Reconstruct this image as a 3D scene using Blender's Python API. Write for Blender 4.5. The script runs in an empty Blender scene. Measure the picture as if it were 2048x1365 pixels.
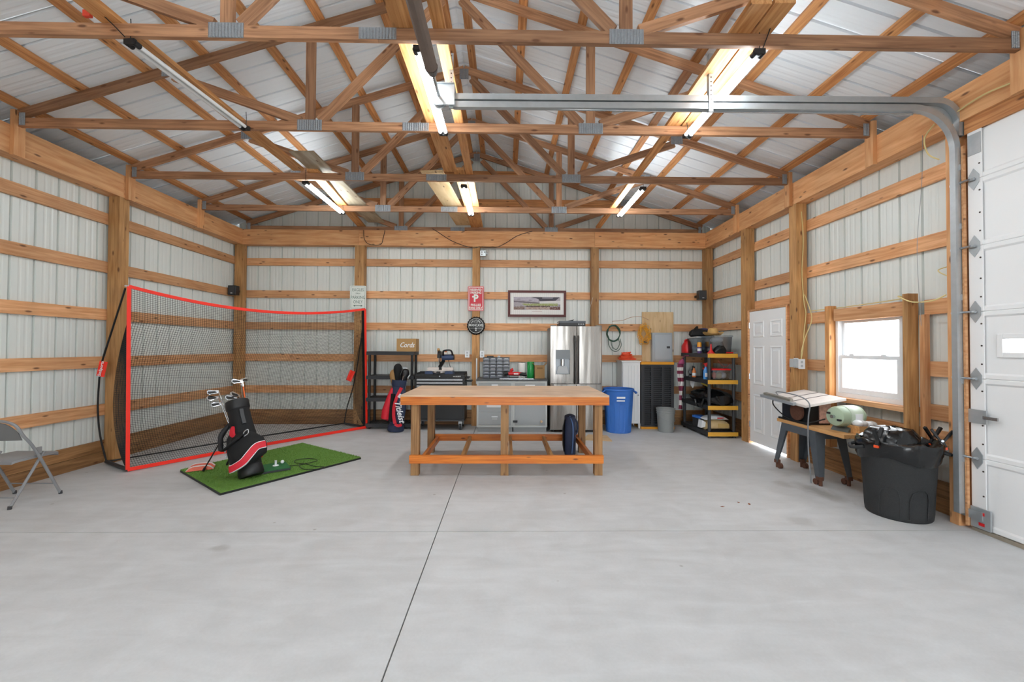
import bpy, bmesh, math, random
from mathutils import Vector, Matrix, Euler, noise
random.seed(7)
R = math.radians
PI = math.pi
scene = bpy.context.scene
col = scene.collection

# ---------------------------------------------------------------- camera
CAM_H = 1.486
cam_data = bpy.data.cameras.new('camera')
cam = bpy.data.objects.new('camera', cam_data)
col.objects.link(cam)
cam_data.sensor_fit = 'HORIZONTAL'
cam_data.sensor_width = 36.0
cam_data.lens = 36.0 * 826.87 / 2048.0
cam_data.clip_start = 0.05
cam_data.clip_end = 500
_yaw, _pit, _rol = 0.0156, 0.0159, 0.0045
_fwd = Vector((math.sin(_yaw) * math.cos(_pit), math.cos(_yaw) * math.cos(_pit), math.sin(_pit)))
_right = Vector((math.cos(_yaw), -math.sin(_yaw), 0))
_up = _right.cross(_fwd)
_r2 = _right * math.cos(_rol) + _up * math.sin(_rol)
_u2 = -_right * math.sin(_rol) + _up * math.cos(_rol)
_m = Matrix((_r2, _u2, -_fwd)).transposed().to_4x4()
_m.translation = Vector((0, 0, CAM_H))
cam.matrix_world = _m
scene.camera = cam

# ---------------------------------------------------------------- world, exposure
SKY = 10.0
TUBE = 69.0
world = bpy.data.worlds.new('sky')
scene.world = world
world.use_nodes = True
_bg = world.node_tree.nodes['Background']
_bg.inputs['Color'].default_value = (0.90, 0.95, 1.0, 1)
_bg.inputs['Strength'].default_value = SKY
vs = scene.view_settings
vs.view_transform = 'Standard'
vs.look = 'None'
vs.gamma = 1.0
vs.use_curve_mapping = False
vs.exposure = 0.0
try:
    scene.cycles.max_bounces = 6
    scene.cycles.diffuse_bounces = 4
    scene.cycles.transparent_max_bounces = 12
    scene.cycles.caustics_reflective = False
    scene.cycles.caustics_refractive = False
    scene.cycles.use_denoising = True
    scene.cycles.adaptive_threshold = 0.05
    scene.cycles.use_light_tree = False
except Exception:
    pass

# ---------------------------------------------------------------- materials
def srgb(h):
    h = h.lstrip('#')
    out = []
    for i in (0, 2, 4):
        c = int(h[i:i + 2], 16) / 255
        out.append(c / 12.92 if c <= 0.04045 else ((c + 0.055) / 1.055) ** 2.4)
    return (*out, 1)

MATS = {}
def _new(name):
    m = bpy.data.materials.new(name)
    m.use_nodes = True
    nt = m.node_tree
    return m, nt, nt.nodes['Principled BSDF']

def mat(name, color, rough=0.5, metal=0.0, var=0.08, scale=6.0, bump=0.0, bscale=80.0, alpha=None, coat=0.0, emit=None):
    """plain material with a little procedural mottling and relief"""
    if name in MATS:
        return MATS[name]
    m, nt, b = _new(name)
    c = srgb(color)
    tc = nt.nodes.new('ShaderNodeTexCoord')
    n = nt.nodes.new('ShaderNodeTexNoise')
    n.inputs['Scale'].default_value = scale
    n.inputs['Detail'].default_value = 3
    nt.links.new(tc.outputs['Object'], n.inputs['Vector'])
    mx = nt.nodes.new('ShaderNodeMix'); mx.data_type = 'RGBA'
    mx.inputs[6].default_value = tuple(x * (1 - var) for x in c[:3]) + (1,)
    mx.inputs[7].default_value = tuple(min(1, x * (1 + var)) for x in c[:3]) + (1,)
    nt.links.new(n.outputs['Fac'], mx.inputs[0])
    nt.links.new(mx.outputs[2], b.inputs['Base Color'])
    b.inputs['Roughness'].default_value = rough
    b.inputs['Metallic'].default_value = metal
    if coat:
        b.inputs['Coat Weight'].default_value = coat
    if alpha is not None:
        b.inputs['Alpha'].default_value = alpha
    if bump:
        n2 = nt.nodes.new('ShaderNodeTexNoise')
        n2.inputs['Scale'].default_value = bscale
        n2.inputs['Detail'].default_value = 2
        nt.links.new(tc.outputs['Object'], n2.inputs['Vector'])
        bp = nt.nodes.new('ShaderNodeBump')
        bp.inputs['Strength'].default_value = bump
        bp.inputs['Distance'].default_value = 0.01
        nt.links.new(n2.outputs['Fac'], bp.inputs['Height'])
        nt.links.new(bp.outputs['Normal'], b.inputs['Normal'])
    if emit:
        b.inputs['Emission Color'].default_value = c
        b.inputs['Emission Strength'].default_value = emit
    MATS[name] = m
    return m

def wood(name, light, dark, knot='#5a3218', rough=0.62, grain=1.0, tint=0.22, knots=.85):
    """lumber: grain runs along local X, every board shifted and tinted by its own random number"""
    m, nt, b = _new(name)
    L = nt.links
    tc = nt.nodes.new('ShaderNodeTexCoord')
    oi = nt.nodes.new('ShaderNodeObjectInfo')
    mul = nt.nodes.new('ShaderNodeMath'); mul.operation = 'MULTIPLY'; mul.inputs[1].default_value = 37.0
    L.new(oi.outputs['Random'], mul.inputs[0])
    comb = nt.nodes.new('ShaderNodeCombineXYZ')
    for i in range(3):
        L.new(mul.outputs[0], comb.inputs[i])
    add = nt.nodes.new('ShaderNodeVectorMath'); add.operation = 'ADD'
    L.new(tc.outputs['Object'], add.inputs[0]); L.new(comb.outputs[0], add.inputs[1])
    mp = nt.nodes.new('ShaderNodeMapping')
    mp.inputs['Scale'].default_value = (2.2, 42 * grain, 42 * grain)
    L.new(add.outputs[0], mp.inputs['Vector'])
    n = nt.nodes.new('ShaderNodeTexNoise')
    n.inputs['Scale'].default_value = 1.0; n.inputs['Detail'].default_value = 5; n.inputs['Distortion'].default_value = 0.6
    L.new(mp.outputs[0], n.inputs['Vector'])
    ramp = nt.nodes.new('ShaderNodeValToRGB')
    ramp.color_ramp.elements[0].position = 0.32; ramp.color_ramp.elements[0].color = srgb(dark)
    ramp.color_ramp.elements[1].position = 0.66; ramp.color_ramp.elements[1].color = srgb(light)
    L.new(n.outputs['Fac'], ramp.inputs[0])
    # slow blotches
    n3 = nt.nodes.new('ShaderNodeTexNoise'); n3.inputs['Scale'].default_value = 2.3; n3.inputs['Detail'].default_value = 2
    L.new(add.outputs[0], n3.inputs['Vector'])
    mr = nt.nodes.new('ShaderNodeMapRange'); mr.inputs[1].default_value = .3; mr.inputs[2].default_value = .7
    mr.inputs[3].default_value = 1 - tint * .6; mr.inputs[4].default_value = 1 + tint * .6
    L.new(n3.outputs['Fac'], mr.inputs[0])
    mr2 = nt.nodes.new('ShaderNodeMapRange'); mr2.inputs[3].default_value = 1 - tint; mr2.inputs[4].default_value = 1 + tint
    L.new(oi.outputs['Random'], mr2.inputs[0])
    mm = nt.nodes.new('ShaderNodeMath'); mm.operation = 'MULTIPLY'
    L.new(mr.outputs[0], mm.inputs[0]); L.new(mr2.outputs[0], mm.inputs[1])
    sc = nt.nodes.new('ShaderNodeVectorMath'); sc.operation = 'SCALE'
    L.new(ramp.outputs[0], sc.inputs[0]); L.new(mm.outputs[0], sc.inputs['Scale'])
    # knots
    mk = nt.nodes.new('ShaderNodeMapping'); mk.inputs['Scale'].default_value = (4.0, 12, 12)
    L.new(add.outputs[0], mk.inputs['Vector'])
    vo = nt.nodes.new('ShaderNodeTexVoronoi'); vo.inputs['Scale'].default_value = 1.0
    L.new(mk.outputs[0], vo.inputs['Vector'])
    kr = nt.nodes.new('ShaderNodeMapRange'); kr.inputs[1].default_value = .08; kr.inputs[2].default_value = .17
    kr.inputs[3].default_value = knots; kr.inputs[4].default_value = 0
    L.new(vo.outputs['Distance'], kr.inputs[0])
    mx = nt.nodes.new('ShaderNodeMix'); mx.data_type = 'RGBA'
    L.new(kr.outputs[0], mx.inputs[0]); L.new(sc.outputs[0], mx.inputs[6]); mx.inputs[7].default_value = srgb(knot)
    L.new(mx.outputs[2], b.inputs['Base Color'])
    b.inputs['Roughness'].default_value = rough
    MATS[name] = m
    return m

W_GIRT = wood('girt lumber', '#dca97c', '#c08555')
W_POST = wood('post lumber', '#c1925e', '#9b6d3e', grain=.7)
W_HEAD = wood('header lumber', '#e2ad7b', '#cb8c58', grain=.6, tint=.14)
W_TRUSS = wood('truss lumber', '#b28461', '#875d40', tint=.24)
W_PURLIN = wood('purlin lumber', '#cf9560', '#a5683a', tint=.24)
W_SKIRT = wood('skirt lumber', '#a67a4e', '#7a5430')
W_BRACE = wood('brace lumber', '#d8a068', '#b3763f')
W_STAIN = wood('orange stained pine', '#dc8129', '#b95d12', knot='#5e2a0a', rough=.4, tint=.1)
W_LEG = wood('treated leg lumber', '#a87f52', '#7f5a34', tint=.12)
W_TOP = wood('worn bench plywood', '#cdb095', '#b9987a', rough=.42, grain=.3, tint=.2, knots=.12)
W_PLY = wood('pale plywood', '#dcc096', '#c5a273', grain=.3, tint=.08)
W_OSB = wood('old sheathing board', '#b5a78f', '#8c7c64', grain=.3, tint=.12)
W_PINE = wood('pale pine', '#d9a870', '#c08a50', tint=.1)

M_SIDE = mat('siding paint', '#dfe2dd', .36, 0, .015, 1.5)
M_ROOF = mat('roof sheet paint', '#e8ebee', .40, 0, .02, 1.5)
M_GALV = mat('galvanised steel', '#b3b8bb', .38, .55, .1, 20)
M_STEEL = mat('bright steel', '#b9bcbf', .25, .9, .06, 30)
M_DARKST = mat('dark steel', '#4a413c', .5, .5, .15, 12)
M_PLATE = mat('truss plate steel', '#989da2', .4, .7, .2, 60, .5, 90)
M_WHITE = mat('white paint', '#e9e9e7', .35, 0, .03)
M_DOORW = mat('garage door paint', '#ececec', .4, 0, .03, 1.2, .05, 30)
M_BLACK = mat('black plastic', '#131315', .5, 0, .15, 10)
M_BLACKS = mat('black satin paint', '#101012', .35, 0, .1)
M_DGREY = mat('dark grey plastic', '#37383b', .5, 0, .12, 14)
M_RESIN = mat('charcoal resin', '#2d2e31', .55, 0, .15, 25)
M_GREY = mat('mid grey paint', '#8d9092', .4, 0, .06)
M_LGREY = mat('light grey paint', '#b9bdbf', .38, 0, .04)
M_RED = mat('red webbing', '#f8301c', .55, 0, .08, 20)
M_REDP = mat('red plastic', '#d01f22', .35, 0, .08)
M_WHITEP = mat('white plastic', '#eceef0', .35, 0, .03)
M_YEL = mat('shelf yellow', '#e0a93a', .5, 0, .1, 12)
M_BLUE = mat('blue plastic', '#3b74c8', .45, 0, .07, 6)
M_NAVY = mat('navy nylon', '#2b3550', .7, 0, .15, 30)
M_BAGBLK = mat('black nylon', '#0d0d0f', .8, 0, .2, 40)
M_BAGRED = mat('red nylon', '#d01c30', .6, 0, .1, 30)
M_ORANGE = mat('orange cord jacket', '#f0552a', .5, 0, .1, 40)
M_YCORD = mat('yellow cord jacket', '#e0a02c', .5, 0, .1, 40)
M_GCORD = mat('green cord jacket', '#2f5544', .5, 0, .15, 40)
M_ROMEX = mat('cream cable', '#dcc98c', .5, 0, .05)
M_RUST = mat('rusty steel', '#6b4636', .8, .3, .35, 40, .3, 90)
M_CHROME = mat('polished steel', '#d5d7da', .12, 1, .02)
M_CARD = mat('brown cardboard', '#b08a5a', .8, 0, .06)
M_GREEN = mat('green plastic', '#1f9a4a', .3, 0, .1, 20)
M_TAN = mat('tan paper bag', '#d0b483', .75, 0, .1, 10, .3, 30)
M_STRAW = mat('straw', '#c9a262', .8, 0, .15, 60, .4, 150)
M_MAROON = mat('maroon wood frame', '#5c2b2a', .4, 0, .1)
M_GRN2 = mat('motor green enamel', '#b9c6b3', .4, .0, .08, 14)
M_CAST = mat('worn cast table', '#ded6d0', .5, .0, .15, 12)
M_TRASH = mat('charcoal bin plastic', '#2b2c2d', .8, 0, .3, 120, .3, 160)
M_LINER = mat('black bin liner', '#101113', .22, 0, .1, 8, .35, 14)
M_NET = mat('black netting cord', '#141414', .7)
M_TUBEOFF = mat('frosted tube', '#e6e6e6', .3)
M_FRIDGE = mat('fridge side grey', '#7f807f', .45, .2, .05)

def stainless():
    m, nt, b = _new('brushed stainless')
    tc = nt.nodes.new('ShaderNodeTexCoord'); mp = nt.nodes.new('ShaderNodeMapping')
    mp.inputs['Scale'].default_value = (300, 300, 2)
    nt.links.new(tc.outputs['Object'], mp.inputs['Vector'])
    n = nt.nodes.new('ShaderNodeTexNoise'); n.inputs['Scale'].default_value = 1
    nt.links.new(mp.outputs[0], n.inputs['Vector'])
    mr = nt.nodes.new('ShaderNodeMapRange'); mr.inputs[3].default_value = .22; mr.inputs[4].default_value = .36
    nt.links.new(n.outputs['Fac'], mr.inputs[0]); nt.links.new(mr.outputs[0], b.inputs['Roughness'])
    b.inputs['Base Color'].default_value = srgb('#a19d98'); b.inputs['Metallic'].default_value = 1
    # gentle oil-canning of the sheet
    mp2 = nt.nodes.new('ShaderNodeMapping'); mp2.inputs['Scale'].default_value = (7, 7, .8)
    nt.links.new(tc.outputs['Object'], mp2.inputs['Vector'])
    n2 = nt.nodes.new('ShaderNodeTexNoise'); n2.inputs['Scale'].default_value = 1; n2.inputs['Detail'].default_value = 1
    nt.links.new(mp2.outputs[0], n2.inputs['Vector'])
    bp = nt.nodes.new('ShaderNodeBump'); bp.inputs['Strength'].default_value = .5; bp.inputs['Distance'].default_value = .03
    nt.links.new(n2.outputs['Fac'], bp.inputs['Height']); nt.links.new(bp.outputs['Normal'], b.inputs['Normal'])
    return m
M_SS = stainless()

def concrete():
    m, nt, b = _new('trowelled concrete')
    L = nt.links
    tc = nt.nodes.new('ShaderNodeTexCoord')
    def nz(scale, det, dist=0.0, vec=None):
        n = nt.nodes.new('ShaderNodeTexNoise'); n.inputs['Scale'].default_value = scale
        n.inputs['Detail'].default_value = det; n.inputs['Distortion'].default_value = dist
        L.new(vec or tc.outputs['Object'], n.inputs['Vector']); return n
    a = nz(.55, 4, .4); c = nz(3.5, 5, .8); d = nz(60, 2)
    mp = nt.nodes.new('ShaderNodeMapping'); mp.inputs['Rotation'].default_value = (0, 0, .5); mp.inputs['Scale'].default_value = (1.2, 5, 1)
    L.new(tc.outputs['Object'], mp.inputs['Vector'])
    e = nz(1.3, 6, 1.2, mp.outputs[0])
    def addm(x, y, k):
        t = nt.nodes.new('ShaderNodeMath'); t.operation = 'MULTIPLY_ADD'; t.inputs[1].default_value = k
        L.new(x, t.inputs[0])
        if isinstance(y, float): t.inputs[2].default_value = y
        else: L.new(y, t.inputs[2])
        return t.outputs[0]
    v = addm(a.outputs['Fac'], 0.0, .24); v = addm(c.outputs['Fac'], v, .30); v = addm(e.outputs['Fac'], v, .34); v = addm(d.outputs['Fac'], v, .12)
    r = nt.nodes.new('ShaderNodeValToRGB')
    r.color_ramp.elements[0].position = .38; r.color_ramp.elements[0].color = srgb('#bfbfbf')
    r.color_ramp.elements[1].position = .62; r.color_ramp.elements[1].color = srgb('#d0d1d2')
    L.new(v, r.inputs[0])
    # scattered dark specks
    vo = nt.nodes.new('ShaderNodeTexVoronoi'); vo.inputs['Scale'].default_value = 2.2
    L.new(tc.outputs['Object'], vo.inputs['Vector'])
    sp = nt.nodes.new('ShaderNodeMapRange'); sp.inputs[1].default_value = .018; sp.inputs[2].default_value = .04
    sp.inputs[3].default_value = .5; sp.inputs[4].default_value = 0
    L.new(vo.outputs['Distance'], sp.inputs[0])
    mx = nt.nodes.new('ShaderNodeMix'); mx.data_type = 'RGBA'; mx.inputs[7].default_value = srgb('#7d7468')
    L.new(sp.outputs[0], mx.inputs[0]); L.new(r.outputs[0], mx.inputs[6])
    last = mx.outputs[2]
    # old drips and oil stains by the saw stand, ragged patches with a place of their own
    for (sx, sy, rx, ry, amt) in ((3.27, 4.25, .16, .42, .55), (3.05, 4.52, .12, .16, .3), (2.55, 3.55, .12, .10, .25), (3.40, 5.0, .3, .25, .25), (-2.1, 3.1, .10, .06, .3)):
        m2 = nt.nodes.new('ShaderNodeMapping'); m2.vector_type = 'TEXTURE'
        m2.inputs['Location'].default_value = (sx, sy, 0); m2.inputs['Scale'].default_value = (rx, ry, 1)
        L.new(tc.outputs['Object'], m2.inputs['Vector'])
        ln_ = nt.nodes.new('ShaderNodeVectorMath'); ln_.operation = 'LENGTH'; L.new(m2.outputs[0], ln_.inputs[0])
        t_ = nt.nodes.new('ShaderNodeMath'); t_.operation = 'MULTIPLY_ADD'; t_.inputs[1].default_value = 1.6
        L.new(c.outputs['Fac'], t_.inputs[0]); L.new(ln_.outputs['Value'], t_.inputs[2])
        k_ = nt.nodes.new('ShaderNodeMapRange'); k_.inputs[1].default_value = 1.15; k_.inputs[2].default_value = 1.75; k_.inputs[3].default_value = amt; k_.inputs[4].default_value = 0
        L.new(t_.outputs[0], k_.inputs[0])
        q_ = nt.nodes.new('ShaderNodeMix'); q_.data_type = 'RGBA'; q_.inputs[7].default_value = srgb('#7c756c')
        L.new(k_.outputs[0], q_.inputs[0]); L.new(last, q_.inputs[6]); last = q_.outputs[2]
    L.new(last, b.inputs['Base Color'])
    b.inputs['Roughness'].default_value = .55
    b.inputs['Specular IOR Level'].default_value = .3
    bp = nt.nodes.new('ShaderNodeBump'); bp.inputs['Strength'].default_value = .15; bp.inputs['Distance'].default_value = .004
    L.new(c.outputs['Fac'], bp.inputs['Height']); L.new(bp.outputs['Normal'], b.inputs['Normal'])
    return m
M_CONC = concrete()

def glass(name, tint=(1, 1, 1, 1), fac=.08, rough=.02):
    m = bpy.data.materials.new(name); m.use_nodes = True
    nt = m.node_tree; nt.nodes.clear()
    o = nt.nodes.new('ShaderNodeOutputMaterial'); t = nt.nodes.new('ShaderNodeBsdfTransparent'); g = nt.nodes.new('ShaderNodeBsdfGlossy')
    t.inputs[0].default_value = tint; g.inputs['Roughness'].default_value = rough
    mx = nt.nodes.new('ShaderNodeMixShader'); mx.inputs[0].default_value = fac
    nt.links.new(t.outputs[0], mx.inputs[1]); nt.links.new(g.outputs[0], mx.inputs[2]); nt.links.new(mx.outputs[0], o.inputs[0])
    MATS[name] = m
    return m
M_GLASS = glass('window glass')
M_CLEAR = glass('clear tote plastic', (.80, .83, .86, 1), .14, .15)
M_SMOKE = glass('smoky drawer plastic', (.42, .46, .52, 1), .16, .12)

def emitter(name, color, strength):
    m = bpy.data.materials.new(name); m.use_nodes = True
    nt = m.node_tree; nt.nodes.clear()
    o = nt.nodes.new('ShaderNodeOutputMaterial'); e = nt.nodes.new('ShaderNodeEmission')
    e.inputs[0].default_value = color; e.inputs[1].default_value = strength
    nt.links.new(e.outputs[0], o.inputs[0])
    return m
M_TUBE = emitter('lit tube', (.86, .95, 1, 1), TUBE)

# ---------------------------------------------------------------- mesh helpers
class B:
    """collects faces; build() links them as ONE mesh object"""
    def __init__(s):
        s.v = []; s.f = []
    def add(s, vs, fs):
        o = len(s.v)
        s.v += [tuple(x) for x in vs]
        s.f += [tuple(i + o for i in f) for f in fs]
        return s
    def box(s, x0, x1, y0, y1, z0, z1, m=None):
        vs = [Vector((x, y, z)) for z in (z0, z1) for y in (y0, y1) for x in (x0, x1)]
        if m is not None:
            vs = [m @ p for p in vs]
        return s.add(vs, [(0, 2, 3, 1), (4, 5, 7, 6), (0, 1, 5, 4), (1, 3, 7, 5), (3, 2, 6, 7), (2, 0, 4, 6)])
    def rbox(s, x0, x1, y0, y1, z0, z1, r=.01, axis='z', n=3, m=None):
        """box with rounded edges along one axis"""
        def pts(a0, a1, b0, b1):
            out = []
            for (ca, cb, st) in ((a1 - r, b1 - r, 0), (a0 + r, b1 - r, 90), (a0 + r, b0 + r, 180), (a1 - r, b0 + r, 270)):
                for i in range(n + 1):
                    t = R(st + 90 * i / n); out.append((ca + r * math.cos(t), cb + r * math.sin(t)))
            return out
        if axis == 'z':
            P = pts(x0, x1, y0, y1); lo = [(a, b, z0) for a, b in P]; hi = [(a, b, z1) for a, b in P]
        elif axis == 'y':
            P = pts(z0, z1, x0, x1); lo = [(b, y0, a) for a, b in P]; hi = [(b, y1, a) for a, b in P]
        else:
            P = pts(y0, y1, z0, z1); lo = [(x0, a, b) for a, b in P]; hi = [(x1, a, b) for a, b in P]
        return s.loft([lo, hi], True, True, m)
    def loft(s, rings, cap0=True, cap1=True, m=None):
        n = len(rings[0]); vs = []; fs = []
        for r in rings:
            vs += [Vector(p) for p in r]
        if m is not None:
            vs = [m @ p for p in vs]
        for k in range(len(rings) - 1):
            for i in range(n):
                j = (i + 1) % n
                fs.append((k * n + i, k * n + j, (k + 1) * n + j, (k + 1) * n + i))
        if cap0: fs.append(tuple(reversed(range(n))))
        if cap1: fs.append(tuple((len(rings) - 1) * n + i for i in range(n)))
        return s.add(vs, fs)
    def tube(s, pts, r, n=6, cap=True, flat=1.0, up=None):
        """swept tube through points; r may be a list; flat squeezes the section"""
        pts = [Vector(p) for p in pts]
        rings = []; prev = None
        for i, p in enumerate(pts):
            d = (pts[min(i + 1, len(pts) - 1)] - pts[max(i - 1, 0)])
            d = d.normalized() if d.length > 1e-9 else Vector((0, 0, 1))
            if prev is None:
                a = Vector(up) if up else (Vector((0, 0, 1)) if abs(d.z) < .9 else Vector((1, 0, 0)))
            else:
                a = prev
            u = (a - d * a.dot(d))
            u = u.normalized() if u.length > 1e-6 else d.orthogonal().normalized()
            prev = u; w = d.cross(u)
            rr = r[i] if isinstance(r, (list, tuple)) else r
            rings.append([p + u * (rr * math.cos(2 * PI * k / n)) + w * (rr * flat * math.sin(2 * PI * k / n)) for k in range(n)])
        return s.loft(rings, cap, cap)
    def cyl(s, p0, p1, r, r1=None, n=12, cap=True):
        return s.tube([p0, p1], [r, r if r1 is None else r1], n, cap)
    def lathe(s, prof, n=20, c=(0, 0, 0), sx=1.0, sy=1.0, cap0=True, cap1=True, m=None):
        rings = [[(c[0] + r * sx * math.cos(2 * PI * k / n), c[1] + r * sy * math.sin(2 * PI * k / n), c[2] + z) for k in range(n)] for r, z in prof]
        return s.loft(rings, cap0, cap1, m)
    def prism(s, poly, a0, a1, axis='y', m=None):
        """polygon of 2-D points pushed along an axis (y: poly is x,z; x: y,z; z: x,y)"""
        def P(u, v, a):
            return (u, a, v) if axis == 'y' else ((a, u, v) if axis == 'x' else (u, v, a))
        return s.loft([[P(u, v, a0) for u, v in poly], [P(u, v, a1) for u, v in poly]], True, True, m)
    def mesh(s, name):
        me = bpy.data.meshes.new(name)
        me.from_pydata(s.v, [], s.f)
        me.update()
        return me
    def build(s, name, material, parent=None, smooth=False, bevel=0.0, sub=0, fix=True):
        me = s.mesh(name)
        if fix or bevel:
            bm = bmesh.new(); bm.from_mesh(me)
            if bevel:
                bmesh.ops.bevel(bm, geom=[e for e in bm.edges if len(e.link_faces) == 2 and e.calc_face_angle(0) > .6], offset=bevel, segments=2, affect='EDGES', profile=.6)
            if sub:
                bmesh.ops.subdivide_edges(bm, edges=bm.edges[:], cuts=sub, use_grid_fill=True, smooth=1.0)
            bmesh.ops.recalc_face_normals(bm, faces=bm.faces[:])
            bm.to_mesh(me); bm.free()
        me.materials.append(material)
        o = link(name, me, parent)
        if smooth:
            me.polygons.foreach_set('use_smooth', [True] * len(me.polygons))
            try:
                me.set_sharp_from_angle(angle=R(40))
            except Exception:
                pass
        return o

def link(name, data, parent=None):
    o = bpy.data.objects.new(name, data)
    col.objects.link(o)
    if parent is not None:
        o.parent = parent
    return o

def tag(o, label, cat, group=None):
    o['label'] = label; o['category'] = cat
    if group: o['group'] = group
    return o

def thing(name, label, cat, loc=(0, 0, 0), rz=0.0, group=None, rot=None):
    o = bpy.data.objects.new(name, None)
    o.empty_display_size = .1
    col.objects.link(o)
    o.location = loc
    o.rotation_euler = rot if rot else (0, 0, rz)
    return tag(o, label, cat, group)

def struct(name, loc=(0, 0, 0)):
    o = bpy.data.objects.new(name, None)
    o.empty_display_size = .1
    col.objects.link(o)
    o.location = loc
    o['kind'] = 'structure'
    return o

_boards = {}
def board(name, p0, p1, w, t, material, parent, up=(0, 0, 1)):
    """a sawn board from p0 to p1 (centre line), w wide along 'up', t thick; grain along its own X; alike boards share a mesh"""
    p0 = Vector(p0); p1 = Vector(p1)
    L = (p1 - p0).length
    key = (round(L, 3), round(w, 3), round(t, 3), material.name)
    if key not in _boards:
        b = B().box(-L / 2, L / 2, -t / 2, t / 2, -w / 2, w / 2)
        me = b.mesh(name); me.materials.append(material)
        _boards[key] = me
    o = link(name, _boards[key], parent)
    x = (p1 - p0).normalized(); u = Vector(up)
    z = (u - x * u.dot(x)).normalized(); y = z.cross(x)
    m = Matrix((x, y, z)).transposed().to_4x4(); m.translation = (p0 + p1) / 2
    o.matrix_basis = m
    return o

TEXTS = []
def text(name, body, size, loc, rot, material, parent, extrude=.0008, align='CENTER', shear=0, sx=1.0, bold=0.0, spacing=1.0):
    c = bpy.data.curves.new(name, 'FONT')
    c.body = body; c.size = size; c.align_x = align; c.align_y = 'CENTER'
    c.extrude = extrude; c.shear = shear; c.offset = bold; c.space_character = spacing
    c.resolution_u = 2
    o = link(name, c, parent)
    o.location = loc; o.rotation_euler = rot; o.scale = (sx, 1, 1)
    TEXTS.append((o, material))
    return o
FACE = (PI / 2, 0, 0)          # text upright, read from -Y

# ================================================================ THE BUILDING
XL, XR, YB = -4.978, 3.835, 7.858      # inner faces of the left, right and back framing
GT = 0.14                              # depth of the posts in front of the girts
SXL, SXR, SYB = XL - GT - .038, XR + GT + .038, YB + GT + .038   # siding planes
YF = -5.6                              # wall behind the camera
ZHB, ZHT = 3.415, 3.705                # header beams
XC = (XL + XR) / 2
SLOPE = .318
def z_chord(x):                        # top edge of the trusses' top chords
    return 3.87 + SLOPE * (4.378 - abs(x - XC))
def z_roof(x):
    return z_chord(x) + .046

# ---- floor: slabs cut by control joints
floor = B().box(SXL - .05, SXR + .05, YF, SYB + .05, -.20, -.012).build('floor', mat('dark joint filler', '#5d5a55', .9))
floor['kind'] = 'structure'
JX, JY, G = -.543, 3.366, .004
for x0, x1 in ((SXL - .04, JX - G), (JX + G, SXR + .04)):
    for y0, y1 in ((YF, -1.2 - G), (-1.2 + G, JY - G), (JY + G, SYB + .04)):
        B().box(x0, x1, y0, y1, -.19, 0).build('concrete_slab', M_CONC, floor)
ground = B().box(-60, 60, -60, 60, -.32, -.22).build('ground_outside', mat('pale gravel', '#b9b5ab', .9, 0, .2, 3))
ground['kind'] = 'structure'

# ---- ribbed siding sheets
MOD = .2286
PROF = [(0, 0), (.006, 0), (.011, .024), (.026, .024), (.032, 0), (.092, 0), (.104, .0022), (.116, .0022), (.128, 0), (.158, 0), (.170, .0022), (.182, .0022), (.194, 0)]
def sheet(name, u0, u1, z0, ztop, place, material, parent):
    """one siding sheet from u0 to u1; place(u, out, z) gives the point, 'out' is the rib depth away from the room"""
    us = []
    k = math.floor(u0 / MOD) - 1
    while k * MOD < u1:
        for du, o in PROF:
            u = k * MOD + du
            if u0 < u < u1: us.append((u, o))
        k += 1
    us = [(u0, 0)] + us + [(u1, 0)]
    vs = []; fs = []
    for u, o in us:
        vs.append(place(u, o, z0)); vs.append(place(u, o, ztop(u)))
    for i in range(len(us) - 1):
        fs.append((2 * i, 2 * i + 2, 2 * i + 3, 2 * i + 1))
    b = B(); b.add(vs, fs)
    return b.build(name, material, parent, fix=False)

def sheets(u0, u1, z0, ztop, place, material, parent, w=.9144, name='siding_sheet', start=None):
    u = math.floor(u0 / (4 * MOD)) * 4 * MOD if start is None else start
    w = 4 * MOD
    while u < u1 - 1e-4:
        a, b = max(u, u0), min(u + w, u1)
        if b - a > .0005:
            sheet(name, a, b + .001, z0, ztop, place, material, parent)
        u += w

G_TOPS = [3.187, 2.565, 1.955, 1.349, .742]     # tops of the wall girts
GW = .14

# ---- back wall
wb = struct('wall_back')
def zt_back(x): return z_roof(x) + .01
# two columns meet at the ridge: split the sheet there
sheets(SXL, XC, -.02, zt_back, lambda u, o, z: (u, SYB + o, z), M_SIDE, wb)
sheets(XC, SXR, -.02, zt_back, lambda u, o, z: (u, SYB + o, z), M_SIDE, wb)
yg = SYB - .019
for zt in G_TOPS:
    for a, b in ((SXL, -2.75), (-2.75, 1.71), (1.71, SXR)):
        board('girt', (a + .001, yg, zt - GW / 2), (b - .001, yg, zt - GW / 2), GW, .036, W_GIRT, wb)
for zc in (4.30, 4.85):                          # gable girts
    h = (5.19 - zc) / SLOPE
    board('girt', (XC - h, yg, zc), (XC + h, yg, zc), GW, .036, W_PURLIN, wb)
for zc in (.07, .212):
    board('skirt_board', (SXL, SYB - .019, zc), (SXR, SYB - .019, zc), .138, .037, W_SKIRT, wb)
PW = .14
for xc in (-5.048, -2.777, -.568, 1.709, 3.905):
    w = .178 if xc == -2.777 else PW
    board('post', (xc, YB + GT / 2, 0), (xc, YB + GT / 2, ZHB), w, GT - .001, W_POST, wb, up=(1, 0, 0))
for a, b in ((XL, -2.79), (-2.79, 1.70), (1.70, XR)):
    board('header_beam', (a + .001, YB + .07, (ZHB + ZHT) / 2), (b - .001, YB + .07, (ZHB + ZHT) / 2), ZHT - ZHB, .14, W_HEAD, wb)

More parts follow.
